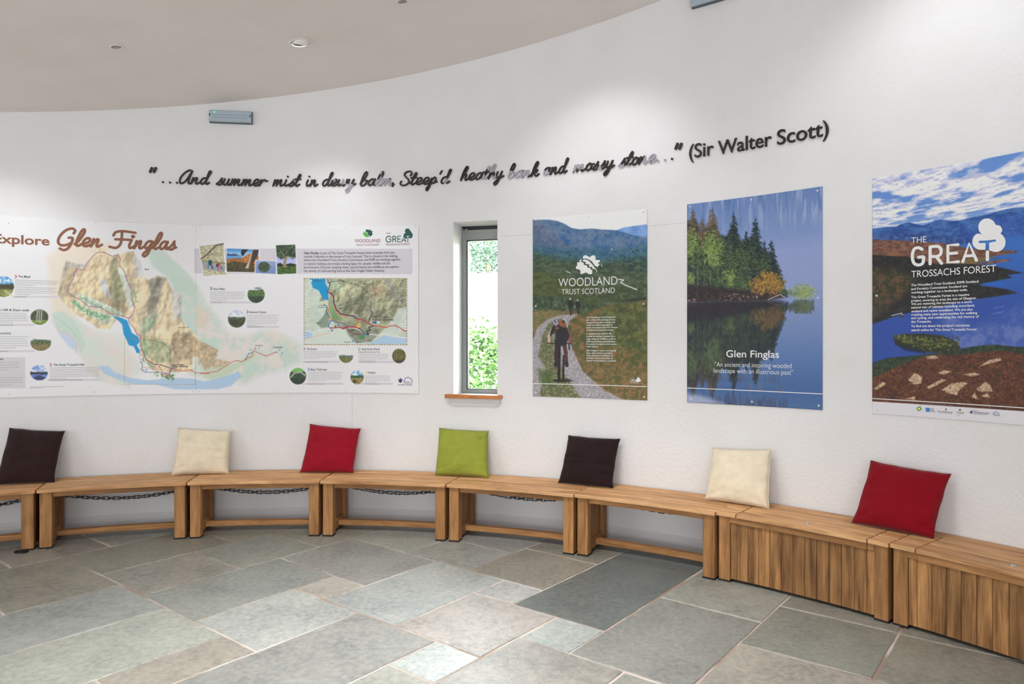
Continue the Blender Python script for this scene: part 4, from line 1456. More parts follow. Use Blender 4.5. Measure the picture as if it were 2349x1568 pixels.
        bi = np.arange(nb); bj = (bi + 1) % nb
        Fb = np.stack([b[bi], b[bj], base + bj, base + bi], -1)
        VV = np.concatenate([V.reshape(-1, 3), Vb]); FF = np.concatenate([F, Fb])
        me = bpy.data.meshes.new(name)
        me.vertices.add(len(VV)); me.vertices.foreach_set('co', VV.ravel())
        me.loops.add(FF.size); me.loops.foreach_set('vertex_index', FF.ravel())
        me.polygons.add(len(FF)); me.polygons.foreach_set('loop_start', np.arange(0, FF.size, 4)); me.polygons.foreach_set('loop_total', np.full(len(FF), 4))
        me.update(calc_edges=True)
        col = np.clip(s.c[:, j0:j1].reshape(-1, 3) / 255, 0, 1)
        col = col * .88 + (col @ np.array((.3, .59, .11)))[:, None] * .12
        lin = np.clip(s2l(col) * PRINT_GAIN, 0, .90)
        lin = np.concatenate([lin, lin[b]])
        at = me.color_attributes.new('Print', 'FLOAT_COLOR', 'POINT')
        at.data.foreach_set('color', np.concatenate([lin, np.ones((len(lin), 1))], 1).ravel())
        return link(name, me, parent, [mat], True)


PRINT_GAIN = 1.18
pm, nt, pr_ = nmat('printed_sheet')
ca = node(nt, 'ShaderNodeVertexColor', layer_name='Print')
nt.links.new(ca.outputs['Color'], pr_.inputs['Base Color'])
setin(pr_, Roughness=.38); pr_.inputs['Specular IOR Level'].default_value = .35
M['print'] = pm


def ink(name, c, rough=.45):
    l = tuple(np.clip(s2l(np.array(c) / 255.0) * PRINT_GAIN, 0, .90)) + (1,)
    return simple(name, l, rough)


M['ink_white'] = ink('white_ink', (232, 230, 236))
M['ink_brown'] = ink('brown_ink', (134, 84, 56))
M['ink_dark'] = ink('dark_grey_ink', (62, 60, 68))
M['ink_grey'] = ink('small_print_grey', (150, 146, 150))
M['ink_teal'] = ink('dark_teal_ink', (22, 82, 78))
M['ink_orange'] = ink('rust_ink', (150, 96, 92))
M['ink_green'] = ink('leaf_green_ink', (84, 168, 74))
M['ink_red'] = ink('red_ink', (190, 40, 56))
M['ink_navy'] = ink('navy_ink', (44, 52, 110))
M['fix'] = simple('white_plastic_cap', rgb(226, 226, 228), .35)
PO = .0086        # the printed lettering sits this far off the wall


def ring_px(x, y):
    th, z = wall_at(x, y); return float(th), float(z)


def fixings(root, pts_, r=.0075):
    for x, y in pts_:
        th, z = ring_px(x, y)
        c = pt(th, RW - .0066, z) - root.location
        mb = MB(); d = pt(th, 0, 0) - pt(th, 1, 0); d.z = 0
        lathe(mb, [(r, 0), (r * .95, .002), (r * .6, .0045), (.0005, .0055)], c, d, 12, cap=False)
        mb.build('fixing', M['fix'], root, True)


def flat_poly(mb, root, P, mi=0, off=None):
    """small flat printed shape given by photo measurements"""
    off = off or PO
    V = []
    for x, y in P:
        th, z = ring_px(x, y); V.append(pt(th, RW - off, z) - root.location)
    mb.add(V, [list(range(len(V)))], None, mi)


def flat_ellipse(mb, root, cx, cy, rx, ry, mi=0, n=28, off=None):
    flat_poly(mb, root, [(cx + rx * math.cos(2 * math.pi * k / n), cy - ry * math.sin(2 * math.pi * k / n)) for k in range(n)], mi, off)


def level_bar(name, root, x0, x1, y, h, mat, off=None):
    """level strip: photo columns x0..x1, height given at x0"""
    t0, z = ring_px(x0, y); t1, _ = ring_px(x1, y); _, z2 = ring_px(x0, y + h)
    mb = MB(); n = max(2, int(abs(t1 - t0) / .7)); o_ = off or PO
    V = []
    for k in range(n + 1):
        t = t0 + (t1 - t0) * k / n
        V += [pt(t, RW - o_, z) - root.location, pt(t, RW - o_, z2) - root.location]
    mb.add(V, [[2 * k, 2 * k + 1, 2 * k + 3, 2 * k + 2] for k in range(n)])
    return mb.build(name, mat, root)


def poster_root(name, x, label, cat='poster', group=None):
    th, _ = ring_px(x, 700)
    o = empty(name, pt(th, RW, 1.11))
    return tag(o, label, cat, group)


def texts(root, items, mat, bold=.0, name='lettering'):
    if name not in ('small_print', 'map_name', 'paragraph') and len(items) > 1:
        return [texts(root, [i_], mat, bold, name) for i_ in items][-1]
    mb = MB()
    for it in items:
        s, x0, x1, yb, h = it[:5]
        add_text(mb, s, x0, x1, yb, h, PO, it[5] if len(it) > 5 else bold, org=root.location)
    o = mb.build(name, mat, root)
    if name in ('small_print', 'map_name', 'paragraph'): o['kind'] = 'stuff'
    return o


PG = 'landscape posters right of the window'
PZ0, PZ1 = 1.112, 2.583
# ---- poster 1: cyclists in the glen
c1 = Canvas(20.54, 30.74, PZ0, PZ1, .0040)
q = lambda P: [(1200 + x * .29326, 470 + y * .29326) for x, y in P]
c = c1
c.c[:] = (226, 227, 234)
n1, n2, n3 = c.noise(30, 1), c.noise(8, 2), c.noise(3, 3, 3)
def mixc(a, b, t): return np.asarray(a, float) * (1 - t[..., None]) + np.asarray(b, float) * t[..., None]
def T(seed, sc, a, b, lo=.35, hi=.65, sy=None, o=4):
    k = sy or sc
    return lambda x, y: mixc(a, b, sst(lo, hi, .52 * fbm(x / sc, y / k, seed, 3) + .30 * fbm(x / sc * 4.3, y / k * 4.3, seed + 9, 3) + .18 * fbm(x / 1.5, y / 1.2, seed + 5, 2)))
c.poly(q([(700, 232), (735, 197), (790, 176), (880, 163), (990, 150), (990, 330), (700, 300)]), None, 1, tex=T(4, 20, (96, 140, 208), (124, 164, 222)))
c.poly(q([(60, 116), (200, 115), (270, 125), (330, 150), (380, 180), (440, 191), (540, 185), (620, 192), (740, 198), (850, 232), (990, 260), (990, 480), (60, 480)]), None, 1, tex=T(5, 26, (44, 92, 150), (104, 128, 156), .3, .7))
c.poly(q([(60, 130), (150, 150), (250, 240), (330, 300), (420, 350), (60, 380)]), None, 8, .55, tex=T(8, 7, (70, 84, 120), (140, 128, 130)))
c.poly(q([(60, 300), (250, 330), (500, 350), (800, 340), (990, 300), (990, 560), (60, 560)]), None, 9, .9, tex=T(6, 10, (40, 88, 116), (66, 116, 132), sy=5))
c.poly(q([(60, 370), (300, 420), (600, 450), (990, 400), (990, 900), (60, 900)]), None, 12, .95, tex=T(7, 12, (50, 68, 48), (86, 100, 66), sy=5))
c.poly(q([(60, 500), (300, 560), (560, 640), (640, 800), (60, 900)]), None, 9, .9, tex=T(9, 16, (58, 72, 32), (88, 98, 48), sy=7))
c.poly(q([(60, 700), (300, 720), (640, 790), (560, 850), (60, 860)]), None, 5, .9, tex=T(10, 5, (46, 64, 40), (110, 134, 112), .45, .75))
c.poly(q([(400, 700), (600, 640), (990, 600), (990, 760), (700, 760)]), None, 6, .8, tex=T(11, 6, (50, 66, 32), (116, 136, 110), .45, .8))
rn_ = random.Random(3)
c.dabs(rn_, 110, lambda: q([(rn_.uniform(80, 970), rn_.uniform(330, 520))])[0], (1.2, 4.5), [(28, 58, 60), (34, 70, 84), (40, 70, 50)], .6, .6)
c.dabs(rn_, 70, lambda: q([(rn_.uniform(780, 960), rn_.uniform(400, 510))])[0], (1.5, 4), [(24, 70, 100), (20, 58, 70)], .6, .7)
# meadow on the right, paths on the left
c.poly(q([(60, 860), (150, 830), (420, 830), (520, 830), (650, 790), (990, 745), (990, 1560), (60, 1560)]), None, 4, 1, tex=T(12, 9, (74, 82, 34), (142, 102, 58), .38, .66))
c.poly(q([(620, 800), (990, 750), (990, 1150), (560, 1100)]), None, 14, .75, tex=T(13, 9, (50, 68, 28), (104, 114, 52)))
c.poly(q([(420, 1180), (620, 1250), (990, 1300), (990, 1540), (600, 1540)]), None, 14, .7, tex=T(14, 6, (74, 84, 38), (160, 112, 66), .36, .64))
c.poly(q([(60, 830), (260, 820), (330, 850), (60, 1000)]), None, 5, .9, tex=T(15, 4, (96, 104, 52), (150, 118, 72)))
pathc = T(16, 1.6, (128, 122, 126), (186, 182, 190), .3, .7)
c.poly(q([(60, 1110), (110, 960), (200, 890), (300, 860), (430, 855), (365, 905), (345, 980), (385, 1120), (470, 1300), (640, 1450), (810, 1530), (60, 1560)]), None, 2, 1, tex=pathc)
c.poly(q([(200, 925), (310, 880), (280, 930), (235, 1030), (260, 1160), (330, 1330), (450, 1500), (440, 1530), (190, 1540), (130, 1480), (180, 1280), (120, 1180), (150, 1030)]), None, 4, .95, tex=T(17, 3.2, (84, 94, 48), (168, 156, 128), .42, .75))
c.poly(q([(120, 1280), (220, 1300), (230, 1440), (130, 1380)]), None, 6, .8, tex=T(18, 4, (52, 78, 30), (90, 110, 50)))
c.line(q([(745, 582), (790, 586), (765, 606), (800, 626), (850, 645), (892, 662)]), 2.0, (236, 228, 226))
c.line(q([(340, 518), (372, 532)]), 1.6, (220, 214, 208)); c.line(q([(700, 340), (690, 352)]), 1.2, (230, 226, 230))
c.poly(q([(770, 760), (860, 730), (960, 722), (960, 742), (860, 755)]), (38, 44, 28), 2, .8)
# riders
K = (32, 28, 34)
for ox, oy, sc in ((372, 800, 1), (430, 800, .85)):
    c.disc(*q([(ox - 2, oy - 66 * sc)])[0], 2.4 * sc, 2.4 * sc, (190, 190, 196))
    c.poly(q([(ox - 20 * sc, oy - 50 * sc), (ox + 16 * sc, oy - 52 * sc), (ox + 24 * sc, oy - 20 * sc), (ox + 12 * sc, oy + 10), (ox - 12 * sc, oy + 10), (ox - 22 * sc, oy - 20)]), K, 1)
    c.line(q([(ox - 4, oy), (ox + 4, oy + 60 * sc)]), 3.6 * sc, K); c.line(q([(ox + 12 * sc, oy), (ox + 16, oy + 50 * sc)]), 2.0, (46, 44, 46))
c.disc(*q([(310, 1372)])[0], 27, 4.5, (30, 36, 24), 2, .9)
c.line(q([(286, 1090), (282, 1372)]), 6.2, (26, 24, 30)); c.line(q([(318, 1180), (316, 1355)]), 4.6, (30, 30, 36))
c.line(q([(300, 1150), (301, 1330)]), 1.0, (120, 112, 120))
c.line(q([(266, 1070), (262, 1180), (266, 1250)]), 9.5, (58, 30, 36)); c.line(q([(322, 1070), (336, 1160), (340, 1240)]), 9.0, (84, 46, 48))
c.disc(*q([(258, 1248)])[0], 5.4, 5.2, (36, 34, 40)); c.disc(*q([(343, 1246)])[0], 4.8, 6.5, (36, 34, 40))
c.line(q([(226, 975), (204, 1030), (206, 1072)]), 5.6, (206, 168, 160)); c.line(q([(352, 985), (372, 1030), (364, 1075)]), 6, (140, 72, 80))
c.poly(q([(216, 990), (232, 950), (262, 935), (310, 925), (345, 960), (366, 1020), (352, 1060), (334, 1100), (262, 1104), (246, 1060), (250, 1010), (232, 1000), (222, 1030), (212, 1020)]), (36, 30, 36), 1.2)
c.poly(q([(270, 912), (300, 898), (322, 902), (334, 925), (330, 960), (290, 945)]), (150, 84, 50), .8); c.disc(*q([(318, 912)])[0], 3.2, 4, (46, 38, 44)); c.line(q([(322, 915), (340, 960)]), 1.4, (40, 36, 44)); c.disc(*q([(256, 922)])[0], 6.6, 7.4, (96, 100, 130))
c.line(q([(238, 915), (262, 938)]), 1.5, (226, 226, 236)); c.line(q([(262, 902), (272, 930)]), 1.4, (220, 222, 236)); c.line(q([(250, 900), (256, 925)]), 1.0, (44, 48, 76)); c.disc(*q([(266, 962)])[0], 5.0, 4.4, (120, 66, 58)); c.line(q([(250, 985), (256, 1050)]), 1.2, (170, 160, 170), .7)
c.line(q([(192, 1078), (262, 1086)]), 2.4, (30, 28, 34)); c.line(q([(336, 1082), (374, 1084)]), 2.4, (30, 28, 34)); c.line(q([(360, 1086), (364, 1130)]), 3.2, (28, 26, 32))
c.c += (n3[..., None] - .5) * 16
P1 = poster_root('poster', 1354, 'poster of mountain bikers on a track, with white leaf emblem and WOODLAND TRUST SCOTLAND', 'poster', PG)
c.sheet('printed_sheet', M['print'], P1)
level_bar('rule_line', P1, 1223.8, 1484.8, 878.2, 1.5, M['ink_white'])
texts(P1, [('WOODLAND', 1282, 1417, 657.5, 18.5), ('TRUST SCOTLAND', 1289.5, 1411, 675.5, 12), ('GREAT', 1446, 1466, 875, 6.5), ('TROSSACHS FOREST', 1446, 1467, 878, 1.6)], M['ink_white'], -.006)
para = ['The Woodland Trust Scotland is', "part of the UK's leading charity", 'championing native woods and', 'trees and inspiring people to', 'enjoy and support the rich diverse', 'woodlands around the country.', None,
        'In Scotland we care for 80', 'woods providing a habitat for a', 'huge range of wildlife as well as', 'offering amazing opportunities', 'for people to explore and connect', 'with nature.', None,
        'Glen Finglas is one of our special', 'sites, with ancient woodland,', "lochs, and open heathland. It's", 'probably the best example of', 'upland wood pasture in Scotland.']
wid = [67, 66, 65, 60, 71, 63, 0, 57, 66, 67, 66, 70, 27, 0, 68, 60, 61, 61, 69]
ys_ = [729.5 + 5.78 * k for k in range(6)] + [0] + [766.8 + 5.85 * k for k in range(6)] + [0] + [805 + 5.75 * k for k in range(5)]
texts(P1, [(t, 1346, 1346 + w, y, 3.5) for t, w, y in zip(para, wid, ys_) if t], M['ink_white'], .012, 'small_print')
l_ = lambda P: [(1240 + x * .21675, 560 + y * .21675) for x, y in P]
for P in ([(452, 155), (455, 125), (480, 115), (505, 125), (520, 140), (548, 120), (575, 118), (588, 140), (580, 160), (605, 168), (630, 165), (632, 185), (612, 200), (622, 220), (604, 238), (580, 230), (545, 180), (510, 160), (478, 150)],
          [(448, 170), (470, 160), (500, 168), (530, 190), (560, 225), (580, 255), (594, 262), (602, 292), (596, 294), (590, 270), (575, 262), (556, 262), (550, 240), (518, 240), (520, 215), (480, 208), (482, 186), (455, 184)],
          [(436, 165), (432, 185), (450, 195), (462, 200), (460, 218), (496, 226), (500, 248), (530, 252), (535, 268), (556, 276), (548, 290), (552, 308), (530, 320), (505, 312), (490, 298), (462, 306), (440, 318), (424, 308), (428, 290), (420, 272), (395, 262), (378, 262), (378, 238), (392, 226), (390, 200), (400, 188), (414, 196), (418, 172), (430, 158)],
          [(604, 238), (630, 205), (634, 207), (606, 244)], [(645, 200), (652, 215), (650, 225), (660, 236), (656, 240), (646, 226)]):
    mb = MB(); flat_poly(mb, P1, l_(P)); mb.build('leaf_piece', M['ink_white'], P1)
mb = MB()
flat_ellipse(mb, P1, 1465, 868.5, 3.4, 3.6); flat_ellipse(mb, P1, 1463.5, 872.5, 4.4, 3.2); flat_ellipse(mb, P1, 1467.6, 872, 3.2, 3)
mb.build('tree_emblem', M['ink_white'], P1)
fixings(P1, [(1229.5, 504.5), (1351, 497.5), (1477, 486), (1229.5, 702), (1477, 697), (1230, 901.5), (1351, 905.5), (1478, 910)])

# ---- poster 2: the wooded island on the misty loch
c2 = c = Canvas(34.08, 44.21, PZ0, PZ1, .0040)
q = lambda P: [(1560 + x * .338, 420 + y * .338) for x, y in P]
t = np.clip((c.z[:, None] - PZ0) / (PZ1 - PZ0), 0, 1) * np.ones_like(c.x)
ks = np.array([0, .08, .2, .35, .55, .72, .82, 1.0])
kc = np.array([(66, 104, 158), (58, 98, 158), (74, 112, 172), (104, 130, 184), (132, 150, 200), (136, 152, 204), (116, 142, 196), (98, 128, 186)], float)
for k in range(3): c.c[..., k] = np.interp(t, ks, kc[:, k])
c.blend(sst(.80, .9, t) * sst(.42, .7, fbm(c.x / 5, c.y / 60, 21, 4)) * .5, (176, 184, 214))
c.blend(sst(.80, .9, t) * sst(.5, .8, fbm(c.x / 9, c.y / 70, 22, 4)) * .45, (60, 98, 160))
rn_ = random.Random(9)
BR = [(104, 80, 60), (84, 64, 52), (124, 98, 70)]; DG = [(22, 46, 48), (34, 62, 52), (18, 36, 44), (52, 82, 62)]; MG = [(52, 78, 48), (74, 98, 56), (40, 60, 44), (92, 116, 66)]
LG = [(126, 152, 70), (150, 172, 92), (98, 126, 58), (84, 108, 52)]; OR = [(170, 122, 40), (148, 100, 36), (190, 148, 60), (110, 82, 34)]


def conifer(ax, ay, by, hw, cols, n):
    c.line(q([(ax, ay - 8), (ax, by)]), 1.4, cols[-2])
    dk = np.array(cols[2], float) * .8
    for k in range(int(n * 1.9)):
        u = rn_.random() ** .62
        tier = .55 + .55 * ((u * 10 + .15 * rn_.random()) % 1)
        w = (hw * (.08 + u) * tier)
        x = ax + rn_.uniform(-w, w)
        y = ay + (by - ay) * u + abs(x - ax) * .28
        X, Y = q([(x, y)])[0]
        if k < n * .8: col = dk + rn_.uniform(-6, 8); sz = (2.4, 5.0)
        else: col = np.array(cols[rn_.randrange(len(cols))], float) + rn_.uniform(-12, 12) + (14 if x < ax else -8); sz = (1.0, 2.4)
        c.disc(X, Y, rn_.uniform(*sz), rn_.uniform(.7, 1.5), col, .7, .85, ang=(.4 if x > ax else -.4))


def blob(cx, cy, rx, ry, cols, n, size=(.8, 2.0), dark=True):
    def pk(s=1.0):
        while True:
            a, b = rn_.gauss(0, .45), rn_.gauss(0, .48)
            if a * a + b * b < 1.1: return q([(cx + a * rx * s, cy + b * ry * s)])[0]
    if dark: c.dabs(rn_, n // 5, lambda: pk(.9), (2.5, 5.0), [tuple(np.array(cols[-1]) * .6), tuple(np.array(cols[-2]) * .55)], .75, 1.1)
    c.dabs(rn_, int(n * 1.5), pk, size, cols, .8, 1.0, jit=20)


c.poly(q([(48, 260), (100, 240), (150, 330), (222, 250), (270, 350), (320, 360), (365, 280), (410, 380), (450, 400), (515, 330), (560, 450), (620, 470), (670, 560), (715, 720), (600, 790), (48, 800)]), None, 5, .93, tex=T(23, 7, (20, 34, 36), (60, 80, 52)))
conifer(90, 182, 470, 90, BR, 330); conifer(222, 172, 500, 115, BR, 420); conifer(150, 235, 480, 70, BR, 200)
conifer(365, 203, 600, 95, DG, 430); conifer(450, 330, 640, 80, DG, 280); conifer(515, 240, 660, 110, DG, 520); conifer(622, 395, 660, 85, DG, 300); conifer(575, 400, 660, 60, DG, 150)
blob(85, 440, 55, 130, LG, 420); blob(215, 470, 95, 150, LG, 800); blob(190, 610, 95, 80, MG, 260); blob(350, 540, 75, 120, MG, 380); blob(350, 650, 75, 70, LG, 300); blob(75, 650, 34, 46, LG, 110); blob(130, 520, 60, 90, MG, 200)
blob(430, 520, 75, 130, MG, 360); blob(420, 680, 75, 80, MG, 260); blob(250, 660, 80, 50, MG, 180); blob(560, 560, 70, 90, MG, 220)
for x_, y0_, y1_ in ((120, 560, 760), (205, 520, 690), (90, 480, 700), (165, 600, 760), (360, 640, 770)): c.line(q([(x_, y0_), (x_ + 3, y1_)]), 1.0, (150, 140, 120), .7)
c.poly(q([(48, 690), (200, 700), (480, 730), (720, 740), (735, 770), (600, 800), (300, 812), (48, 806)]), None, 5, .9, tex=T(24, 4, (34, 24, 30), (96, 62, 48), .45, .8))
blob(560, 690, 100, 70, OR, 420); blob(650, 690, 75, 75, OR, 330); blob(600, 630, 75, 40, OR, 120); blob(700, 740, 34, 22, MG, 60)
c.dabs(rn_, 60, lambda: q([(rn_.uniform(260, 560), rn_.uniform(750, 802))])[0], (1, 3), [(150, 110, 104), (122, 84, 78), (176, 140, 130)], .8, .5)
c.dabs(rn_, 16, lambda: q([(rn_.uniform(52, 110), rn_.uniform(785, 808))])[0], (1.5, 4), [(176, 146, 136)], .8, .5)
c.line(q([(600, 790), (680, 755), (715, 775)]), 1.6, (190, 170, 170))
blob(835, 738, 95, 58, [(138, 158, 84), (156, 176, 104), (108, 132, 74), (120, 142, 70)], 420, (.9, 2.0), False)
blob(770, 745, 40, 22, [(120, 140, 90), (100, 124, 90), (90, 116, 84)], 70, (1, 2), False)
# reflection: the picture mirrored about its shore line
_, zs = ring_px(*q([(300, 806)])[0])
i0 = int(np.searchsorted(-c.z, -zs))
H_ = c.H
src = c.c.copy()
ii = np.arange(i0, H_); mi_ = np.clip(2 * i0 - ii, 0, H_ - 1)
refl = src[mi_]
blr = (refl + np.roll(refl, 1, 0) + np.roll(refl, -1, 0) + np.roll(refl, 2, 0) + np.roll(refl, -2, 0)) / 5
water = c.c[i0:].copy()
# where the mirrored picture shows trees
dark = sst(14, 60, np.abs(blr - src[mi_][:, -3:-2]).sum(-1))
left = 1 - sst(q([(700, 0)])[0][0], q([(760, 0)])[0][0], c.x[i0:])
bush = (1 - sst(4, 8, np.abs(c.y[i0:] - q([(0, 838)])[0][1]) - 10)) * (c.x[i0:] > q([(720, 0)])[0][0]) * (c.x[i0:] < q([(915, 0)])[0][0])
m = dark * np.maximum(left, bush)
c.c[i0:] = water * (1 - m[..., None]) + (blr * .58 + np.array((6, 10, 18))) * m[..., None]
streak = fbm(c.x[i0:] / 4, c.y[i0:] / 26, 27, 3)
c.c[i0:] *= (1 + .22 * (streak - .5) * m)[..., None]
c.poly(q([(48, 800), (560, 806), (650, 815), (560, 850), (48, 890)]), (30, 24, 34), 6, .75)
c.poly(q([(40, 1425), (150, 1440), (300, 1495), (40, 1500)]), (172, 178, 208), 8, .8)
c.c += (c.noise(2.2, 30, 3)[..., None] - .5) * 10
P2 = poster_root('poster', 1732, 'blue poster of a wooded island mirrored in a misty loch, titled Glen Finglas', 'poster', PG)
c.sheet('printed_sheet', M['print'], P2)
level_bar('rule_line', P2, 1577.6, 1887.6, 888.5, 1.6, M['ink_white'])
texts(P2, [('Glen Finglas', 1667, 1788, 818.5, 15.5, .008), ('"An ancient and inspiring wooded', 1641, 1817, 840, 10.2, -.008), ('landscape with an illustrious past"', 1638, 1820, 854, 10.2, -.008)], M['ink_white'])
fixings(P2, [(1583.5, 474), (1724, 458), (1876, 437.5), (1877, 683), (1586, 914.5), (1726, 921), (1879, 930)])

# ---- poster 3: loch and hills
c3 = c = Canvas(47.49, 57.7, PZ0, PZ1, .0037)
q = lambda P: [(1980 + x * .4146, 340 + y * .4146) for x, y in P]
c.c[:] = (92, 138, 212)
# clouds flattened towards the horizon, in sheet coordinates
U = (c.th[None, :] - 47.49) * .094 + 0 * c.y; V_ = c.z[:, None] + 0 * c.x
per = 1 / (V_ - 2.02)                     # cloud layer seen in perspective towards the ridge
cl = fbm(U * 8 * (.35 + .30 * per) + 3, per * 4.6 + .5 * U, 41, 5)
cl2 = fbm(U * 8 * (.35 + .30 * per) + 3, per * 4.6 + .5 * U + .15, 41, 5)
c.blend(sst(.36, .50, cl), (196, 198, 224))
c.blend(sst(.46, .62, cl), (236, 236, 246))
c.blend(sst(.42, .55, cl) * sst(.0, .09, cl2 - cl) * .55, (134, 144, 190))
c.blend((1 - sst(2.24, 2.34, V_)) * .35, (180, 198, 234))
ridge = q([(30, 448), (120, 436), (185, 432), (222, 416), (255, 409), (300, 421), (335, 426), (385, 410), (405, 398), (432, 393), (480, 401), (530, 400), (580, 388), (640, 376), (700, 366), (760, 345), (830, 330), (900, 325), (1000, 318), (1200, 290), (1400, 300)])
c.poly(ridge + q([(1400, 700), (30, 700)]), None, 1, tex=T(42, 22, (26, 68, 148), (66, 114, 186), .3, .7, sy=9))
c.poly(q([(500, 520), (700, 400), (900, 360), (1400, 330), (1400, 520)]), None, 8, .6, tex=T(43, 9, (40, 84, 176), (130, 140, 190), .5, .8, sy=5))
c.poly(q([(40, 480), (300, 470), (600, 500), (640, 530), (40, 540)]), None, 6, .7, tex=T(44, 8, (22, 50, 110), (70, 100, 170)))
# loch
lo_ = q([(560, 530), (760, 492), (900, 484), (1400, 470), (1400, 1600), (30, 1600), (30, 900), (300, 700)])
c.poly(lo_, None, 2, tex=lambda x, y: mixc((44, 106, 196), (34, 72, 168), sst(540, 740, y)))
c.poly(q([(430, 850), (600, 1000), (900, 880), (1400, 860), (1400, 1300), (500, 1200)]), None, 30, .55, tex=T(45, 30, (70, 98, 182), (142, 150, 204)))
c.poly(q([(30, 506), (260, 512), (450, 526), (560, 548), (640, 560), (850, 566), (868, 574), (760, 592), (700, 600), (830, 618), (750, 634), (600, 650), (30, 660)]), None, 1.5, tex=T(46, 10, (92, 56, 48), (142, 96, 70), sy=4))
c.poly(q([(30, 590), (260, 600), (400, 640), (600, 640), (720, 650), (800, 668), (888, 690), (800, 700), (826, 716), (640, 752), (700, 765), (800, 780), (860, 800), (720, 822), (600, 838), (500, 858), (400, 880), (290, 900), (180, 930), (60, 970), (30, 980)]), None, 1.5, tex=T(47, 7, (24, 24, 30), (50, 50, 38), .4, .75))
c.poly(q([(30, 660), (220, 670), (300, 740), (200, 830), (30, 960)]), None, 12, .85, tex=T(48, 8, (44, 50, 28), (110, 76, 44), .4, .62))
c.poly(q([(500, 620), (720, 600), (740, 615), (560, 640)]), (112, 108, 50), 3, .7)
c.poly(q([(560, 545), (720, 500), (740, 520), (640, 548)]), (70, 130, 210), 3, .6)
for P in ([(690, 745), (760, 735), (830, 760), (650, 762)], [(640, 640), (700, 612), (860, 596), (860, 606), (720, 622)]): c.poly(q(P), (28, 96, 194), 1.5, .9)
c.line(q([(160, 925), (215, 912), (222, 925)]), 1.5, (200, 206, 226)); c.disc(*q([(216, 930)])[0], 6, 3, (66, 52, 50))
for P in ([(725, 885), (785, 872)], [(720, 915), (780, 903)]): c.line(q(P), 1.6, (110, 146, 214), .7)
# island and near woods
rn_ = random.Random(5)
c.poly(q([(168, 1050), (210, 1028), (330, 1024), (440, 1035), (510, 1065), (545, 1105), (480, 1130), (330, 1128), (240, 1112), (180, 1085)]), (34, 44, 24), 2)
c.poly(q([(180, 1078), (340, 1115), (350, 1135), (230, 1118)]), (16, 26, 60), 3, .8)
c.dabs(rn_, 420, lambda: q([(175 + 360 * (a := rn_.random()), 1030 + 60 * a * rn_.random() + 60 * rn_.random() * min(1, a * 3 + .2))])[0], (1.2, 3.4), [(74, 92, 34), (104, 118, 44), (52, 66, 30), (40, 50, 26), (126, 104, 44)], .8, .9)
c.poly(q([(50, 1190), (130, 1160), (300, 1145), (420, 1130), (560, 1105), (640, 1092), (740, 1085), (820, 1095), (900, 1100), (1400, 1110), (1400, 1250), (50, 1300)]), None, 2.5, tex=T(49, 6, (18, 34, 26), (50, 72, 38)))
hill = q([(40, 1275), (150, 1225), (280, 1170), (370, 1145), (500, 1142), (600, 1135), (700, 1122), (800, 1120), (900, 1140), (1100, 1135), (1400, 1150), (1400, 1600), (40, 1600)])
c.poly(hill, None, 1.5, tex=T(50, 12, (74, 34, 18), (136, 74, 38), .35, .65, sy=8))
c.poly(hill, None, 1.5, .6, tex=T(51, 3, (60, 28, 16), (168, 102, 58), .4, .8))
c.dabs(rn_, 90, lambda: q([(rn_.uniform(120, 1300), rn_.uniform(1200, 1385))])[0], (3, 9), [(52, 32, 22), (44, 44, 26), (70, 38, 22)], .4, .5)
for P in ([(435, 1335), (490, 1300), (560, 1290), (580, 1300), (540, 1330), (520, 1365), (480, 1355)], [(250, 1280), (290, 1240), (330, 1265), (325, 1300), (285, 1305)], [(630, 1330), (680, 1290), (705, 1310), (720, 1345), (650, 1345)],
          [(640, 1210), (700, 1170), (760, 1160), (770, 1172), (700, 1190)], [(350, 1150), (400, 1145), (425, 1160), (360, 1165)], [(415, 1245), (450, 1225), (490, 1235), (450, 1250)], [(600, 1375), (620, 1350), (640, 1390)],
          [(655, 1370), (690, 1350), (705, 1380)], [(60, 1330), (110, 1290), (130, 1300), (80, 1335)], [(350, 1320), (440, 1275), (460, 1282), (370, 1330)], [(230, 1385), (290, 1370), (290, 1392)], [(960, 1250), (1040, 1210), (1060, 1240), (1000, 1290)], [(560, 1250), (620, 1240), (650, 1250), (600, 1262)]):
    c.poly(q(P), None, 1.5, .95, tex=T(52, 2.5, (136, 104, 78), (222, 192, 156), .35, .6))
c.c += (c.noise(2.0, 53, 3)[..., None] - .5) * 14
_, zb_ = ring_px(2003.5, 920)
c.c[c.z < zb_] = (216, 213, 219)
P3 = poster_root('poster', 2230, 'poster of a blue loch and brown hills, titled THE GREAT TROSSACHS FOREST', 'poster', PG)
c.sheet('printed_sheet', M['print'], P3)
level_bar('rule_line', P3, 2003.5, 2420, 912.6, 1.8, M['ink_white'])
texts(P3, [('THE', 2092, 2126, 559, 14, -.004), ('TROSSACHS FOREST', 2092, 2286.5, 636.5, 15, .0)], M['ink_white'])
g_ = lambda P: [(2060 + x * .19126, 480 + y * .19126) for x, y in P]


def px_ribbon(mb, root, P, w, smooth=True, mi=0, off=None):
    """rounded printed stroke; w in photo pixels measured at its first point"""
    A = []
    for x, y in P:
        th, z = ring_px(x, y); A.append((math.radians(th) * RW, z))
    t2, _ = ring_px(P[0][0] + 1, P[0][1]); t1, _ = ring_px(P[0][0], P[0][1])
    _, zz1 = ring_px(P[0][0], P[0][1] + 1); _, zz0 = ring_px(P[0][0], P[0][1])
    k = abs(zz0 - zz1)
    Q = catmull(A) if smooth else [Vector(a) for a in A]
    ribbon(mb, Q, w * k, lambda x, y, d: pt(math.degrees(x / RW), RW - (off or PO), y) - root.location, 0)


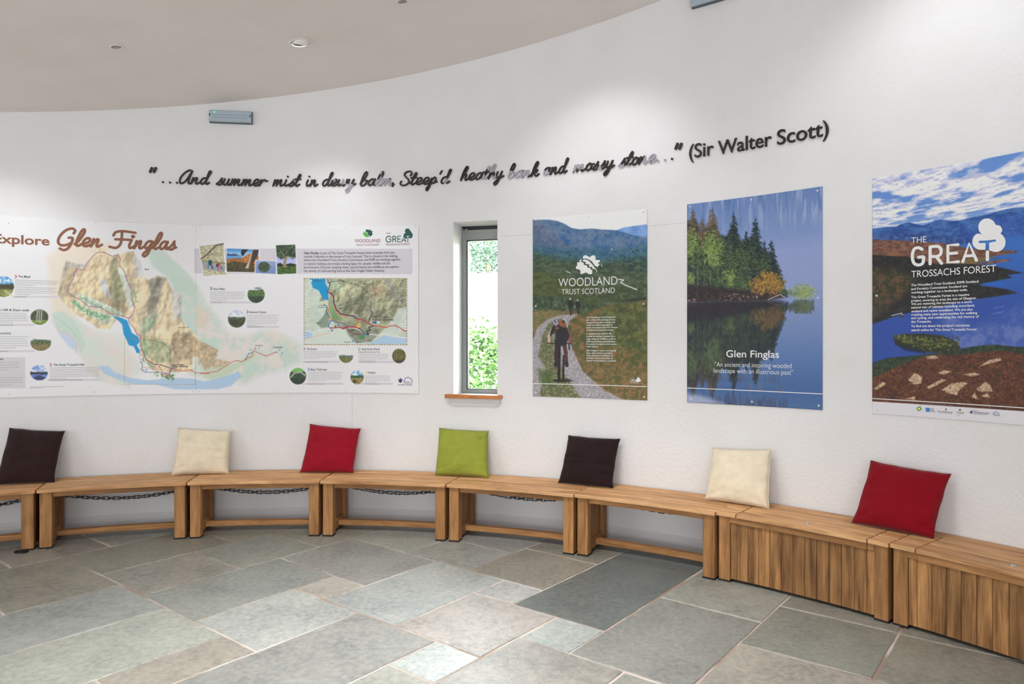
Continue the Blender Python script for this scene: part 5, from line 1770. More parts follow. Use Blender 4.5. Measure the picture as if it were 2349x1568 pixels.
mb = MB(); SW = 6.8
px_ribbon(mb, P3, g_([(295, 480), (250, 460), (200, 480), (178, 560), (195, 640), (245, 668), (300, 650), (312, 600), (310, 570), (255, 575)]), SW)
px_ribbon(mb, P3, g_([(392, 655), (392, 450)]), SW, False); px_ribbon(mb, P3, g_([(392, 450), (480, 445), (522, 480), (515, 540), (470, 565), (395, 565)]), SW); px_ribbon(mb, P3, g_([(465, 565), (530, 648)]), SW, False)
px_ribbon(mb, P3, g_([(725, 425), (605, 432), (605, 638), (730, 628)]), SW, False); px_ribbon(mb, P3, g_([(605, 532), (710, 524)]), SW, False)
px_ribbon(mb, P3, g_([(785, 628), (860, 410), (948, 612)]), SW, False); px_ribbon(mb, P3, g_([(815, 560), (915, 555)]), SW, False)
px_ribbon(mb, P3, g_([(1080, 510), (1080, 605)]), SW, False)
mb.build('logo_lettering', M['ink_white'], P3)
# the tree of the logo with the T cut out of it
def union_outline(cs):
    out = []
    for (x, y, r), (a0, a1) in cs:
        n = 10
        for k in range(n + 1):
            a = math.radians(a0 + (a1 - a0) * k / n)
            out.append((x + r * math.cos(a), y - r * math.sin(a)))
    return out
mb = MB()
left_ = union_outline([((1075, 215, 105), (90, 235)), ((1000, 385, 102), (112, 275))]) + [(1055, 485), (1058, 405), (985, 405), (975, 398), (975, 385), (985, 378), (1075, 374)]
right_ = [(1075, 110), (1075, 374), (1175, 362), (1182, 370), (1180, 385), (1100, 402), (1100, 490)] + union_outline([((1180, 395, 118), (-115, 62)), ((1195, 252, 62), (-10, 100)), ((1075, 215, 105), (35, 90))])
flat_poly(mb, P3, g_(left_)); flat_poly(mb, P3, g_(right_))
mb.build('tree_emblem', M['ink_white'], P3)
L3 = [('The Woodland Trust Scotland, RSPB Scotland', 2246, 905), ('and Forestry Commission Scotland are', 2220, 950), ('working together on a landscape scale.', 2221, 992), ('The Great Trossachs Forest is a massive', 2225, 1048),
      ('project, covering an area the size of Glasgow.', 2241, 1090), ('We are restoring this landscape to a more', 2231, 1130), ('natural mix of habitats including moorland,', 2237, 1172), ('wetland and native woodland. We are also', 2233, 1212),
      ('creating many new opportunities for walking', 2243, 1253), ('and cycling, and celebrating the rich history of', 2247, 1294), ('the Trossachs.', 2138, 1338), ("To find out about the project's successes", 2226, 1390), ("search online for 'The Great Trossachs Forest'.", 2244, 1437)]
texts(P3, [(s, 2091.5, x1, 480 + (y + 26 - (8 if y < 1200 else 4)) * .19126, 5.0) for s, x1, y in L3], M['ink_white'], .016, 'small_print')
# sponsor marks along the white foot
b_ = lambda x, y: (2080 + x * .11452, 900 + y * .11452)
def spons(name, P, mat, disc=None):
    mb = MB()
    for p in P: flat_poly(mb, P3, [b_(*v) for v in p])
    for d in (disc or []): flat_ellipse(mb, P3, *b_(d[0], d[1]), d[2] * .11452, d[3] * .11452, 0, 20, d[4] if len(d) > 4 else None)
    return mb.build(name, mat, P3)
M['ink_g2'] = ink('bright_green_ink', (20, 140, 70)); M['ink_y'] = ink('yellow_green_ink', (226, 222, 96)); M['ink_b2'] = ink('sky_blue_ink', (20, 120, 196))
spons('sponsor_mark', [], M['ink_g2'], [(258, 322, 46, 44)]); spons('sponsor_mark', [], M['ink_y'], [(258, 322, 26, 25, PO + .0004)])
spons('sponsor_mark', [[(390, 300), (470, 305), (470, 385), (380, 378), (410, 350), (385, 335)]], M['ink_b2'])
spons('sponsor_mark', [[(1270, 370), (1290, 395), (1300, 350), (1325, 370), (1330, 405), (1300, 420), (1275, 400)]], M['ink_navy'])
spons('sponsor_mark', [[(780, 345), (800, 305), (815, 345), (800, 352)], [(1050, 350), (1075, 322), (1110, 345), (1080, 366)]], M['ink_teal'])
mb = MB()
for s, x0, x1, y, h in (('bp', 268, 305, 268, 20), ('scottish', 478, 555, 327, 22), ('natural', 478, 555, 352, 22), ('heritage', 478, 575, 380, 22), ('FORESTRY COMMISSION SCOTLAND', 625, 935, 380, 18), ('Coimisean na Coilltearachd Alba', 655, 920, 402, 16)):
    add_text(mb, s, *[b_(v, 0)[0] for v in (x0, x1)], b_(0, y)[1], h * .11452, PO, .004, org=P3.location)
mb.build('sponsor_lettering', M['ink_dark'], P3)
mb = MB()
for s, x0, x1, y, h in (('WOODLAND', 1005, 1160, 400, 22), ('TRUST SCOTLAND', 1010, 1155, 420, 14)): add_text(mb, s, *[b_(v, 0)[0] for v in (x0, x1)], b_(0, y)[1], h * .11452, PO, .004, org=P3.location)
mb.build('sponsor_lettering', M['ink_orange'], P3)
mb = MB()
for s, x0, x1, y, h in (('Supported by', 1340, 1440, 362, 14), ('The National Lottery', 1345, 1665, 405, 34), ('through the Heritage Lottery Fund', 1345, 1610, 428, 16), ('heritage', 1745, 1830, 440, 20), ('lottery fund', 1750, 1850, 462, 18)):
    add_text(mb, s, *[b_(v, 0)[0] for v in (x0, x1)], b_(0, y)[1], h * .11452, PO, .006, org=P3.location)
px_ribbon(mb, P3, [b_(*v) for v in ((1742, 430), (1765, 395), (1800, 385), (1840, 405), (1862, 440), (1865, 462))], 1.0)
mb.build('sponsor_lettering', M['ink_navy'], P3)
texts(P3, [('Funded by the following partners for the Great Trossachs Forest', *[b_(v, 0)[0] for v in (395, 960)], b_(0, 232)[1], 1.7)], M['ink_grey'], .003, 'small_print')
fixings(P3, [(2010, 419), (2195, 389), (2012, 678), (2014, 940), (2200, 950), (2405, 352)])

# ------------------------------------------------------------------ the long map panel (two boards)
MZ0, MZ1 = 1.113, 2.572
c4 = c = Canvas(-29.2, 9.72, MZ0, MZ1, .0043)
c.c[:] = (225, 224, 227)
A_ = lambda P: [(x * .28054, 480 + y * .28054) for x, y in P]          # left board detail
B_ = lambda P: [(440 + x * .26786, 500 + y * .26786) for x, y in P]    # right board detail
SAND, SAND2 = (226, 204, 166), (206, 186, 148)
# washes
c.poly([(108, 590), (170, 545), (260, 560), (240, 640), (150, 760), (120, 720)], (226, 212, 192), 14, .9)
c.poly([(120, 720), (140, 712), (190, 740), (250, 790), (300, 820), (300, 890), (220, 870), (175, 800), (140, 770)], None, 7, .8, tex=T(60, 30, (194, 214, 202), (226, 210, 204)))
c.poly([(330, 560), (375, 575), (430, 625), (455, 660), (440, 700), (400, 650), (350, 610)], (190, 212, 198), 5, .85)
c.poly([(390, 640), (440, 640), (480, 700), (520, 760), (560, 770), (600, 760), (650, 770), (690, 790), (690, 830), (640, 850), (600, 860), (560, 880), (500, 870), (440, 860), (400, 800), (400, 700)], None, 12, .9, tex=T(61, 34, (188, 210, 196), (222, 212, 204), .40, .62))
c.poly([(450, 700), (480, 720), (470, 760), (450, 740)], (226, 200, 176), 8, .6); c.poly([(600, 760), (640, 755), (660, 775), (630, 790)], (228, 212, 202), 6, .6)
c.poly([(190, 750), (280, 770), (330, 850), (300, 870), (200, 850), (180, 800)], None, 12, .75, tex=T(62, 22, (206, 218, 206), (226, 208, 202)))
c.poly(A_([(430, 850), (520, 830), (600, 900), (660, 1000), (700, 1100), (660, 1180), (630, 1080), (560, 1010), (470, 990)]), (190, 212, 198), 3, .9)
c.poly(A_([(420, 900), (480, 990), (560, 1010), (630, 1080), (630, 1160), (560, 1120), (480, 1010)]), (186, 204, 228), 4, .9)
c.line(A_([(470, 940), (485, 1000), (550, 1015), (600, 1060), (632, 1090), (626, 1175)]), 1.8, (222, 184, 164), .9)
c.line(A_([(430, 870), (500, 910), (560, 960), (600, 1000), (640, 1060), (650, 1085)]), .9, (150, 170, 160), .8)
# lowland water
WB_ = [(225, 838), (250, 840), (262, 853), (300, 866), (340, 872), (400, 866), (440, 868), (470, 874), (520, 862), (548, 852), (555, 862), (530, 885), (500, 892), (440, 893), (400, 892), (360, 882), (300, 880), (262, 866), (238, 856)]
c.poly(WB_, (166, 196, 226), 1.6, .95)
# the hills
HB = A_([(540, 430), (620, 440), (690, 470), (740, 400), (790, 320), (830, 315), (870, 350), (930, 385), (970, 365), (1090, 340), (1110, 380), (1150, 500), (1210, 580), (1290, 545), (1360, 560), (1400, 640), (1490, 720), (1480, 880), (1520, 950), (1600, 1020), (1640, 1090), (1711, 1120), (1790, 1200), (1680, 1240), (1560, 1330), (1400, 1330), (1250, 1310), (1160, 1200), (1130, 1050), (1040, 880), (960, 900), (890, 985), (800, 970), (700, 900), (600, 840), (520, 760), (475, 700), (510, 560)])
c.poly(HB, None, 2.2, .97, tex=T(63, 20, SAND2, SAND, .3, .65))
c.poly(A_([(520, 470), (600, 460), (680, 500), (600, 560), (560, 700), (480, 700)]), (176, 160, 128), 4, .7)
c.poly(A_([(540, 420), (630, 450), (700, 450), (720, 420), (690, 480), (560, 470), (520, 560)]), (158, 164, 176), 3, .6)
c.poly(A_([(640, 550), (720, 480), (860, 460), (880, 560), (840, 640), (860, 720), (700, 740), (620, 680)]), (230, 206, 164), 6, .8)
c.poly(A_([(920, 400), (960, 390), (975, 500), (1020, 640), (1030, 760), (1000, 830), (920, 780), (890, 640), (900, 500)]), None, 4, .9, tex=T(64, 12, (136, 140, 106), (172, 166, 128)))
c.poly(A_([(820, 580), (860, 570), (880, 660), (910, 720), (880, 730), (840, 660)]), (186, 196, 214), 3, .85)
c.poly(A_([(860, 700), (1000, 760), (1060, 820), (1000, 870), (900, 840), (750, 760)]), (156, 140, 108), 6, .65)
c.poly(A_([(960, 480), (1010, 490), (1060, 640), (1090, 780), (1070, 850), (1030, 700)]), (204, 216, 206), 3, .85)
c.poly(A_([(620, 690), (700, 700), (900, 790), (1000, 850), (990, 880), (840, 820), (700, 790)]), (206, 214, 198), 3, .9)
c.poly(A_([(590, 740), (700, 800), (850, 850), (960, 880), (900, 940), (820, 930), (720, 860), (620, 820)]), (196, 206, 180), 3, .85)
c.poly(A_([(1080, 380), (1150, 420), (1180, 560), (1120, 560)]), (190, 196, 204), 4, .7)
c.poly(A_([(1210, 590), (1290, 550), (1360, 570), (1330, 640), (1300, 760), (1250, 860), (1190, 900), (1200, 780), (1230, 700)]), None, 5, .85, tex=T(65, 10, (122, 120, 112), (168, 160, 140)))
c.poly(A_([(1160, 760), (1220, 700), (1200, 860), (1160, 900)]), (206, 192, 160), 4, .8)
c.poly(A_([(1400, 650), (1490, 720), (1480, 880), (1420, 900), (1410, 760)]), (190, 194, 204), 4, .7)
c.poly(A_([(1150, 900), (1260, 860), (1300, 800), (1270, 940), (1180, 1020), (1150, 1010)]), (150, 176, 146), 4, .7)
c.poly(A_([(1180, 1030), (1300, 1050), (1400, 1120), (1400, 1240), (1300, 1260), (1200, 1200), (1150, 1100)]), None, 4, .9, tex=T(66, 12, (150, 162, 118), (192, 190, 148)))
c.poly(A_([(1420, 1000), (1560, 1010), (1640, 1100), (1560, 1180), (1520, 1260), (1420, 1200), (1400, 1080)]), None, 4, .75, tex=T(67, 10, (150, 130, 100), (200, 176, 138)))
c.poly(B_([(20, 1040), (120, 1070), (230, 1130), (200, 1200), (330, 1230), (240, 1290), (100, 1310), (30, 1240)]), None, 3, .85, tex=T(68, 12, (168, 150, 118), (212, 186, 142)))
c.poly(B_([(0, 1190), (60, 1190), (120, 1320), (0, 1320)]), (206, 216, 206), 3, .8)
c.poly(B_([(120, 1290), (300, 1260), (450, 1210), (540, 1150), (560, 1180), (480, 1230), (330, 1330), (180, 1380), (100, 1370)]), (190, 206, 176), 3, .85)
lm, lsl = c.mask(HB, 3)
hs = fbm(c.x[lsl] / 24, c.y[lsl] / 30, 90, 3) - fbm((c.x[lsl] - 3.5) / 24, (c.y[lsl] - 2.5) / 30, 90, 3)
c.c[lsl] *= (1 + np.clip(hs * 1.3, -.15, .09) * lm)[..., None]
rn_ = random.Random(12)
def along(P, n, sp, size, cols, a=.75):
    P = np.array(P, float)
    for k in range(n):
        j = rn_.randrange(len(P) - 1); t = rn_.random()
        x, y = P[j] * (1 - t) + P[j + 1] * t
        c.disc(x + rn_.gauss(0, sp), y + rn_.gauss(0, sp), rn_.uniform(*size), rn_.uniform(*size), cols[rn_.randrange(len(cols))], .7, a)
GN = [(120, 176, 130), (96, 160, 110), (146, 190, 150)]
along(A_([(640, 700), (760, 770), (880, 820), (1000, 860)]), 150, 2.6, (.8, 2.2), GN); along(A_([(600, 750), (680, 820), (800, 870), (880, 880)]), 150, 3, (1.2, 3), GN)
along(A_([(1050, 560), (1090, 640), (1100, 700), (1130, 760)]), 60, 2, (.8, 2), GN); along(A_([(1290, 860), (1240, 950), (1170, 1020)]), 70, 1.6, (.8, 2), GN)
along(A_([(1170, 1060), (1200, 1120), (1180, 1220), (1240, 1280)]), 60, 3, (1, 3), GN); along(A_([(1280, 1340), (1380, 1370), (1420, 1370)]), 70, 3, (1, 3), [(90, 150, 80), (70, 120, 70), (130, 140, 120)])
c.poly(A_([(915, 865), (985, 885), (1040, 905), (1065, 970), (1080, 1010), (1130, 1040), (1145, 1080), (1120, 1110), (1145, 1150), (1142, 1175), (1120, 1175), (1095, 1120), (1055, 1110), (1035, 1065), (1012, 1020), (1000, 940), (960, 900)]), (0, 150, 214), 1.0)
PURP = (146, 82, 146)
c.line(A_([(1050, 890), (1000, 870), (900, 850), (820, 800), (720, 790), (660, 740), (600, 712), (555, 680), (560, 630), (600, 570), (610, 520), (640, 488), (690, 496), (715, 440), (760, 385), (800, 352), (850, 350), (920, 385), (960, 370), (985, 400), (980, 460), (1020, 510), (1040, 580), (1080, 660), (1080, 740), (1105, 800), (1090, 860), (1050, 890), (1060, 930), (1100, 970), (1120, 1020), (1150, 1030), (1155, 1120), (1160, 1140)]), 1.5, PURP)
c.line(A_([(1160, 1140), (1180, 1180), (1200, 1230), (1260, 1265), (1320, 1270), (1400, 1300)]), 1.7, (90, 40, 80))
c.line(A_([(1400, 1300), (1440, 1310), (1500, 1320), (1560, 1310), (1600, 1335), (1711, 1340)]) + B_([(80, 1330), (130, 1325), (220, 1310), (300, 1260), (360, 1225), (395, 1218), (430, 1230), (480, 1200), (520, 1180), (530, 1130), (580, 1160), (640, 1180), (690, 1160), (725, 1145)]), 1.5, (206, 76, 66))
c.line(A_([(1160, 1140), (1140, 1200), (1170, 1290), (1240, 1300), (1300, 1330), (1370, 1360)]), 1.2, (206, 130, 60)); c.line(A_([(1150, 1300), (1180, 1330), (1300, 1330), (1390, 1340), (1410, 1290), (1390, 1240), (1400, 1150), (1330, 1090), (1200, 1062)]), .9, (60, 70, 90))
c.line(A_([(1180, 1180), (1160, 1300), (1200, 1330)]), 1.2, (60, 130, 190)); c.line(B_([(460, 1210), (490, 1160), (525, 1150)]), 1.4, (60, 90, 150))
c.line(A_([(1300, 1280), (1330, 1330), (1380, 1350), (1400, 1310)]), 1.3, (190, 50, 50))
c.line(B_([(240, 870), (250, 960), (300, 1050), (430, 1040), (520, 1090)]), 1.4, (192, 204, 222), .8); c.line(B_([(600, 1060), (720, 1000), (840, 1020)]), .8, (190, 200, 210), .7); c.line(B_([(690, 970), (740, 1080), (800, 1200)]), .9, (190, 206, 196), .7)
c.line(B_([(740, 1150), (800, 1240), (810, 1330)]), 1.2, (190, 190, 196), .7)
for x_, y_ in ((545, 1112), (505, 1130), (578, 1110), (550, 1122), (728, 1150), (750, 1130), (775, 1150), (768, 1168), (460, 1215)): c.disc(*B_([(x_, y_)])[0], 1.6, 1.6, (30, 120, 200))
for x_, y_ in ((1540, 962), (1425, 1296), (1200, 1310), (1150, 1250)): c.disc(*A_([(x_, y_)])[0], 1.8, 1.8, (50, 130, 210))
for P in ([(286, 778), (448, 778)], [(448, 778), (448, 881)], [(448, 881), (286, 881)], [(286, 881), (286, 778)]): c.line(P, 1.1, (170, 130, 40), .9, 4.2)
# grey bands
c.poly([(446, 570), (946.5, 570.5), (946.5, 629), (446, 627)], (203, 198, 206), .8)
c.poly([(-80, 818.5), (58.5, 819), (58.5, 890), (-80, 890)], (205, 202, 207), .8)
for x0, y0, x1 in ((30, 680.5, 138), (0, 745, 80), (0, 805, 80), (110, 871, 232), (482, 693.5, 590), (567, 749.5, 641), (696, 829.5, 780), (822, 829.5, 905), (690, 879.5, 787), (812, 879.5, 902)):
    c.poly([(x0, y0 - 2.2), (x1, y0 - 2.2), (x1, y0 + 2.2), (x0, y0 + 2.2)], (206, 202, 209), .7)
# inset map
IX = lambda P: [(680 + x * .19129, 620 + y * .19133) for x, y in P]
c.poly([(698, 638.5), (934, 638.5), (934, 790), (698, 790)], None, .7, tex=T(70, 16, (186, 200, 186), (206, 216, 204)))
ins = c.sl(698, 934, 638.5, 790, -1)
keep = c.c.copy()
c.poly(IX([(400, 100), (560, 110), (640, 100), (1325, 100), (1325, 440), (1220, 460), (1160, 580), (1040, 720), (900, 850), (700, 860), (600, 740), (420, 600), (450, 420), (390, 270)]), None, 3, .95, tex=T(71, 14, (128, 132, 104), (180, 180, 142), .3, .7))
c.poly(IX([(540, 150), (760, 180), (700, 300), (560, 330), (480, 260)]), (190, 192, 150), 8, .75)
c.poly(IX([(860, 200), (1000, 160), (1100, 240), (1000, 330), (900, 300)]), None, 8, .75, tex=T(72, 8, (150, 128, 100), (204, 176, 138)))
c.poly(IX([(1040, 100), (1110, 110), (1300, 360), (1290, 420), (1150, 260)]), (150, 146, 140), 4, .7)
c.poly(IX([(780, 260), (880, 330), (860, 480), (740, 520), (560, 480), (600, 380), (700, 360)]), (106, 110, 88), 8, .6)
c.poly(IX([(410, 120), (470, 100), (560, 200), (540, 260), (420, 220)]), (178, 206, 172), 4, .7)
c.poly(IX([(400, 320), (450, 400), (480, 520), (560, 600), (430, 590), (380, 480)]), (96, 150, 90), 4, .7)
c.poly(IX([(380, 440), (330, 540), (250, 640), (300, 690), (380, 680), (400, 600), (370, 500)]), (122, 140, 116), 3, .85); c.poly(IX([(310, 300), (340, 310), (340, 360), (280, 370)]), (110, 120, 106), 3, .8)
c.poly(IX([(560, 680), (700, 700), (900, 690), (1040, 700), (900, 850), (720, 870), (640, 790)]), None, 3, .85, tex=T(73, 8, (104, 112, 96), (150, 156, 136)))
c.poly(IX([(100, 720), (160, 740), (400, 690), (600, 700), (620, 780), (700, 870), (700, 890), (100, 890)]), (206, 218, 206), 3, .9)
c.poly(IX([(165, 98), (350, 98), (350, 160), (380, 200), (390, 360), (340, 350), (300, 300), (270, 240), (200, 210)]), (0, 150, 214), .9)
c.poly(IX([(100, 725), (160, 735), (200, 760), (170, 810), (100, 825)]), (166, 196, 228), 1); c.poly(IX([(980, 810), (1060, 780), (1320, 810), (1320, 888), (860, 888)]), (168, 198, 228), 2)
c.line(IX([(100, 720), (160, 725), (180, 750), (350, 700), (410, 690)]), 1.6, (236, 236, 236)); c.line(IX([(820, 770), (900, 765), (980, 775), (1060, 760), (1150, 790), (1320, 810)]), 1.6, (240, 240, 240))
c.line(IX([(610, 690), (700, 690), (770, 720), (820, 770)]), 1.8, (236, 236, 232)); c.line(IX([(610, 690), (620, 720), (700, 765), (760, 765)]), 1.5, (130, 50, 56))
c.line(IX([(110, 828), (250, 780), (400, 750), (410, 700)]), 1.5, (230, 180, 160))
DOT = (40, 46, 60)
c.line(IX([(400, 150), (430, 135), (500, 130), (520, 108), (570, 135), (700, 165), (790, 200), (850, 260), (905, 320), (900, 400), (888, 470)]), 1.7, DOT, 1, 3.0)
c.line(IX([(378, 100), (382, 140), (405, 165), (390, 215), (378, 262)]), 2.0, (84, 50, 90))
c.line(IX([(378, 262), (420, 275), (448, 310), (450, 380), (480, 470), (530, 520), (600, 535), (690, 545), (730, 580), (810, 595), (860, 630), (925, 665)]), 2.8, (82, 44, 96))
c.line(IX([(390, 270), (418, 300), (400, 360), (385, 400), (405, 440), (380, 490), (400, 560), (420, 590), (500, 610), (560, 640), (605, 680)]), 2.2, (222, 140, 60)); c.line(IX([(440, 400), (470, 480), (525, 535), (600, 548)]), 1.8, (226, 150, 70))
c.line(IX([(335, 405), (370, 440), (360, 490), (400, 570)]), 1.8, (60, 80, 110)); c.line(IX([(415, 600), (385, 670), (410, 692)]), 2.2, (20, 120, 196)); c.line(IX([(430, 600), (500, 620), (570, 635), (608, 670), (560, 695)]), 2.2, (30, 110, 180))
c.line(IX([(410, 692), (520, 680), (560, 698), (620, 678), (700, 680), (755, 695)]), 2.6, (180, 36, 60)); c.line(IX([(730, 580), (745, 640), (715, 660), (740, 690)]), 2.2, (214, 90, 40)); c.line(IX([(735, 585), (800, 590), (880, 640), (925, 665), (1000, 670), (1080, 685), (1120, 665), (1190, 660), (1250, 690), (1300, 725), (1322, 728)]), 2.1, (208, 62, 56))
c.line(IX([(745, 640), (770, 650), (755, 680), (725, 670), (745, 640)]), 1.6, (236, 206, 50)); c.line(IX([(895, 480), (915, 520), (880, 570), (870, 620)]), 1.9, (50, 60, 92))
c.line(IX([(925, 668), (870, 680), (885, 710), (845, 735), (870, 765), (820, 768), (790, 730), (760, 700)]), 2.2, (42, 48, 66)); c.disc(*IX([(785, 800)])[0], 7, 4.5, (60, 150, 70), 2, .9)
for x_, y_, cc in ((505, 655, (30, 110, 190)), (470, 668, (20, 120, 140)), (430, 720, (30, 110, 190)), (825, 775, (60, 150, 210)), (365, 525, (60, 130, 200)), (680, 850, (60, 150, 210)), (730, 857, (30, 100, 190)), (300, 395, (220, 214, 90)), (445, 672, (216, 216, 90)), (180, 125, (226, 232, 236))): c.disc(*IX([(x_, y_)])[0], 2.4, 2.4, cc)
c.poly(IX([(918, 612), (1000, 612), (1000, 636), (918, 636)]), (40, 90, 180), .6)
c.poly(IX([(966, 612), (1000, 612), (1000, 636), (966, 636)]), (214, 218, 232), .6)
hm, hsl = c.mask(IX([(470, 120), (1310, 110), (1310, 430), (1180, 480), (1000, 620), (760, 560), (560, 520), (470, 420), (430, 260)]), 4)
hs = fbm(c.x[hsl] / 14, c.y[hsl] / 14, 95, 3) - fbm((c.x[hsl] - 2.5) / 14, (c.y[hsl] - 2.0) / 14, 95, 3)
c.c[hsl] *= (1 + np.clip(hs * 1.2, -.16, .12) * hm)[..., None]
# keep the inset inside its frame
o = np.ones(c.x.shape, bool); o[ins] = False
c.c[o] = keep[o]
for P in ([(698, 638.5), (934, 638.5)], [(934, 638.5), (934, 790)], [(934, 790), (698, 790)], [(698, 790), (698, 638.5)]): c.line(P, 1.9, (160, 124, 48), 1, 6.2)
# round vignettes
def vig(cx, cy, rx, ry, sky, hill, ground, hy=.0, gy=.35, seed=1, extra=None):
    def tex(x, y):
        v = (y - cy) / ry; u = (x - cx) / rx
        n = fbm(x / 5, y / 5, seed, 3); n2 = fbm(x / 1.6, y / 1.6, seed + 3, 2)
        h = hy + .25 * (fbm(u * 1.5 + seed, u * 0 + seed * .7, seed, 2) - .5)
        C = np.ones(x.shape + (3,)) * np.array(sky, float)
        C = mixc(np.array(sky, float), (232, 236, 244), sst(.4, .7, n)) if sky[2] > sky[0] + 20 else C
        a = sst(-.06, .06, v - h)[..., None]; hc = mixc(np.array(hill, float) * .7, np.array(hill, float) * 1.15, sst(.3, .7, n2))
        C = C * (1 - a) + hc * a
        a = sst(-.08, .08, v - gy - .1 * (n - .5))[..., None]; gc = mixc(np.array(ground, float) * .75, np.array(ground, float) * 1.15, sst(.3, .7, n2))
        return np.clip(C * (1 - a) + gc * a, 0, 255)
    c.disc(cx, cy, rx, ry, None, .8, 1, tex)
    if extra: extra()
vig(8.5, 657, 24.2, 24.2, (60, 150, 226), (72, 66, 34), (138, 150, 66), -.25, .25, 3, lambda: c.line([(12, 668), (22, 674), (30, 680)], 3, (212, 200, 180), .8))
vig(91, 727, 21, 18, (96, 110, 84), (74, 84, 48), (120, 146, 54), -.7, .4, 4, lambda: [c.line([(86 + k * 5, 712), (85 + k * 5, 738)], 1.8, (226, 230, 228), .8) for k in range(3)])
vig(94, 785.5, 24, 19, (226, 228, 230), (90, 110, 62), (134, 116, 66), -.3, .15, 5, lambda: c.line([(75, 778), (117, 780)], 1.4, (84, 104, 140), .8))
vig(90, 854.5, 20.5, 17.7, (120, 150, 226), (44, 44, 54), (96, 130, 214), -.05, .2, 6, lambda: c.poly([(76, 865), (90, 860), (106, 866), (98, 871), (84, 871)], (30, 40, 70), 1.5, .8))
vig(588, 675.5, 20, 19.3, (222, 226, 232), (84, 120, 62), (52, 72, 50), -.6, .2, 7, lambda: c.disc(592, 661, 10, 3, (92, 104, 130), 2, .8))
vig(543.4, 731, 20.4, 20.4, (192, 200, 220), (84, 92, 78), (66, 76, 38), -.2, .05, 8, lambda: c.disc(538, 739, 9, 6, (62, 46, 36), 2, .8))
vig(794.4, 815.6, 16.6, 16.6, (226, 228, 232), (104, 124, 148), (112, 120, 60), -.05, .12, 9)
vig(915.8, 816, 16, 17, (112, 124, 60), (96, 100, 44), (84, 66, 46), -.8, .5, 10, lambda: [c.line([(906 + k * 4, 804), (906 + k * 4, 826)], 1.0, (176, 140, 96), .7) for k in range(5)])
vig(683.8, 862.2, 19.3, 19.3, (120, 190, 90), (50, 90, 50), (44, 60, 44), -.5, .25, 11, lambda: [c.line([(668, 864), (676, 855), (690, 853), (700, 860)], 3.5, (176, 172, 166), .9), c.disc(686, 864, 11, 5, (40, 76, 40), 1.5, .9)])
vig(819.6, 865, 15.5, 16, (110, 170, 220), (70, 104, 60), (150, 134, 74), -.35, .1, 12, lambda: c.disc(814, 874, 6, 4, (54, 46, 40), 2, .8))
# tilted snapshots (photo measurements of their corners)
D_ = lambda P: [(440 + x * .11069, 510 + y * .11067) for x, y in P]
def snap(P, inner, tex):
    c.poly(D_(P), (236, 236, 240), .7); c.poly(D_(inner), None, .6, tex=tex)
snap([(735, 530), (1420, 560), (1400, 790), (1310, 1050), (708, 1025)], [(735, 538), (1395, 565), (1385, 790), (1298, 1035), (718, 1018)], lambda x, y: mixc((70, 146, 214), (156, 196, 232), sst(572, 584, y)))
c.poly(D_([(735, 640), (800, 660), (900, 650), (1020, 690), (1020, 790), (725, 790)]), (40, 66, 110), .8); c.poly(D_([(728, 690), (900, 690), (1020, 680), (1020, 740), (728, 770)]), (96, 156, 216), .8)
c.poly(D_([(728, 760), (900, 740), (1020, 750), (1190, 650), (1390, 690), (1385, 790), (1300, 1033), (718, 1018)]), None, .8, tex=T(80, 3, (150, 84, 36), (214, 130, 58)))
c.poly(D_([(722, 850), (850, 800), (1050, 830), (1300, 860), (1298, 1033), (718, 1018)]), None, .8, tex=T(81, 2, (40, 36, 22), (110, 100, 56), .3, .7))
c.poly(D_([(1260, 570), (1395, 568), (1370, 690), (1290, 820), (1200, 960), (1110, 945), (1180, 820), (1210, 690)]), None, .7, tex=lambda x, y: mixc((206, 184, 156), (70, 54, 44), sst(-.1, .35, (x - 575) / 14 + (y - 590) / 60)))
c.poly(D_([(1040, 560), (1180, 560), (1120, 620), (1080, 690), (1035, 690), (1020, 640)]), (48, 42, 44), .7); c.line(D_([(1040, 690), (1030, 870)]), 1.4, (110, 96, 90))
snap([(140, 480), (660, 415), (740, 1070), (245, 1125)], [(162, 492), (655, 438), (690, 1030), (745, 1072), (252, 1112)], T(82, 3.5, (150, 150, 110), (216, 206, 176), .3, .7))
c.line(D_([(200, 755), (340, 650), (440, 540), (520, 470), (655, 445)]), 3.4, (110, 88, 74)); c.line(D_([(340, 690), (450, 655)]), 1.8, (110, 92, 80))
c.poly(D_([(212, 800), (340, 850), (700, 900), (690, 1010), (560, 1010), (240, 960)]), (150, 154, 170), .8, .9); c.poly(D_([(205, 780), (700, 830), (695, 880), (212, 810)]), (128, 138, 84), 1, .8)
c.disc(*D_([(385, 830)])[0], 5, 6.5, (30, 76, 110)); c.line(D_([(350, 880), (345, 950)]), 2.4, (20, 120, 170)); c.line(D_([(400, 870), (440, 960)]), 2.4, (30, 30, 50)); c.disc(*D_([(568, 870)])[0], 3.4, 5, (216, 40, 130)); c.line(D_([(555, 920), (558, 995)]), 2, (200, 50, 90)); c.line(D_([(600, 920), (635, 970)]), 1.6, (30, 26, 40)); c.disc(*D_([(530, 890)])[0], 2.4, 5, (40, 34, 56))
snap([(1318, 778), (1762, 795), (1750, 1080), (1310, 1065)], [(1328, 790), (1752, 806), (1742, 1070), (1322, 1050)], lambda x, y: mixc((140, 160, 206), (112, 140, 196), sst(600, 622, y)))
c.disc(*D_([(1500, 925)])[0], 14, 12.6, None, 1.2, 1, T(83, 2.4, (34, 56, 52), (96, 108, 66), .3, .7)); c.disc(*D_([(1620, 925)])[0], 5, 2.4, (104, 122, 96), 1.2, .9)
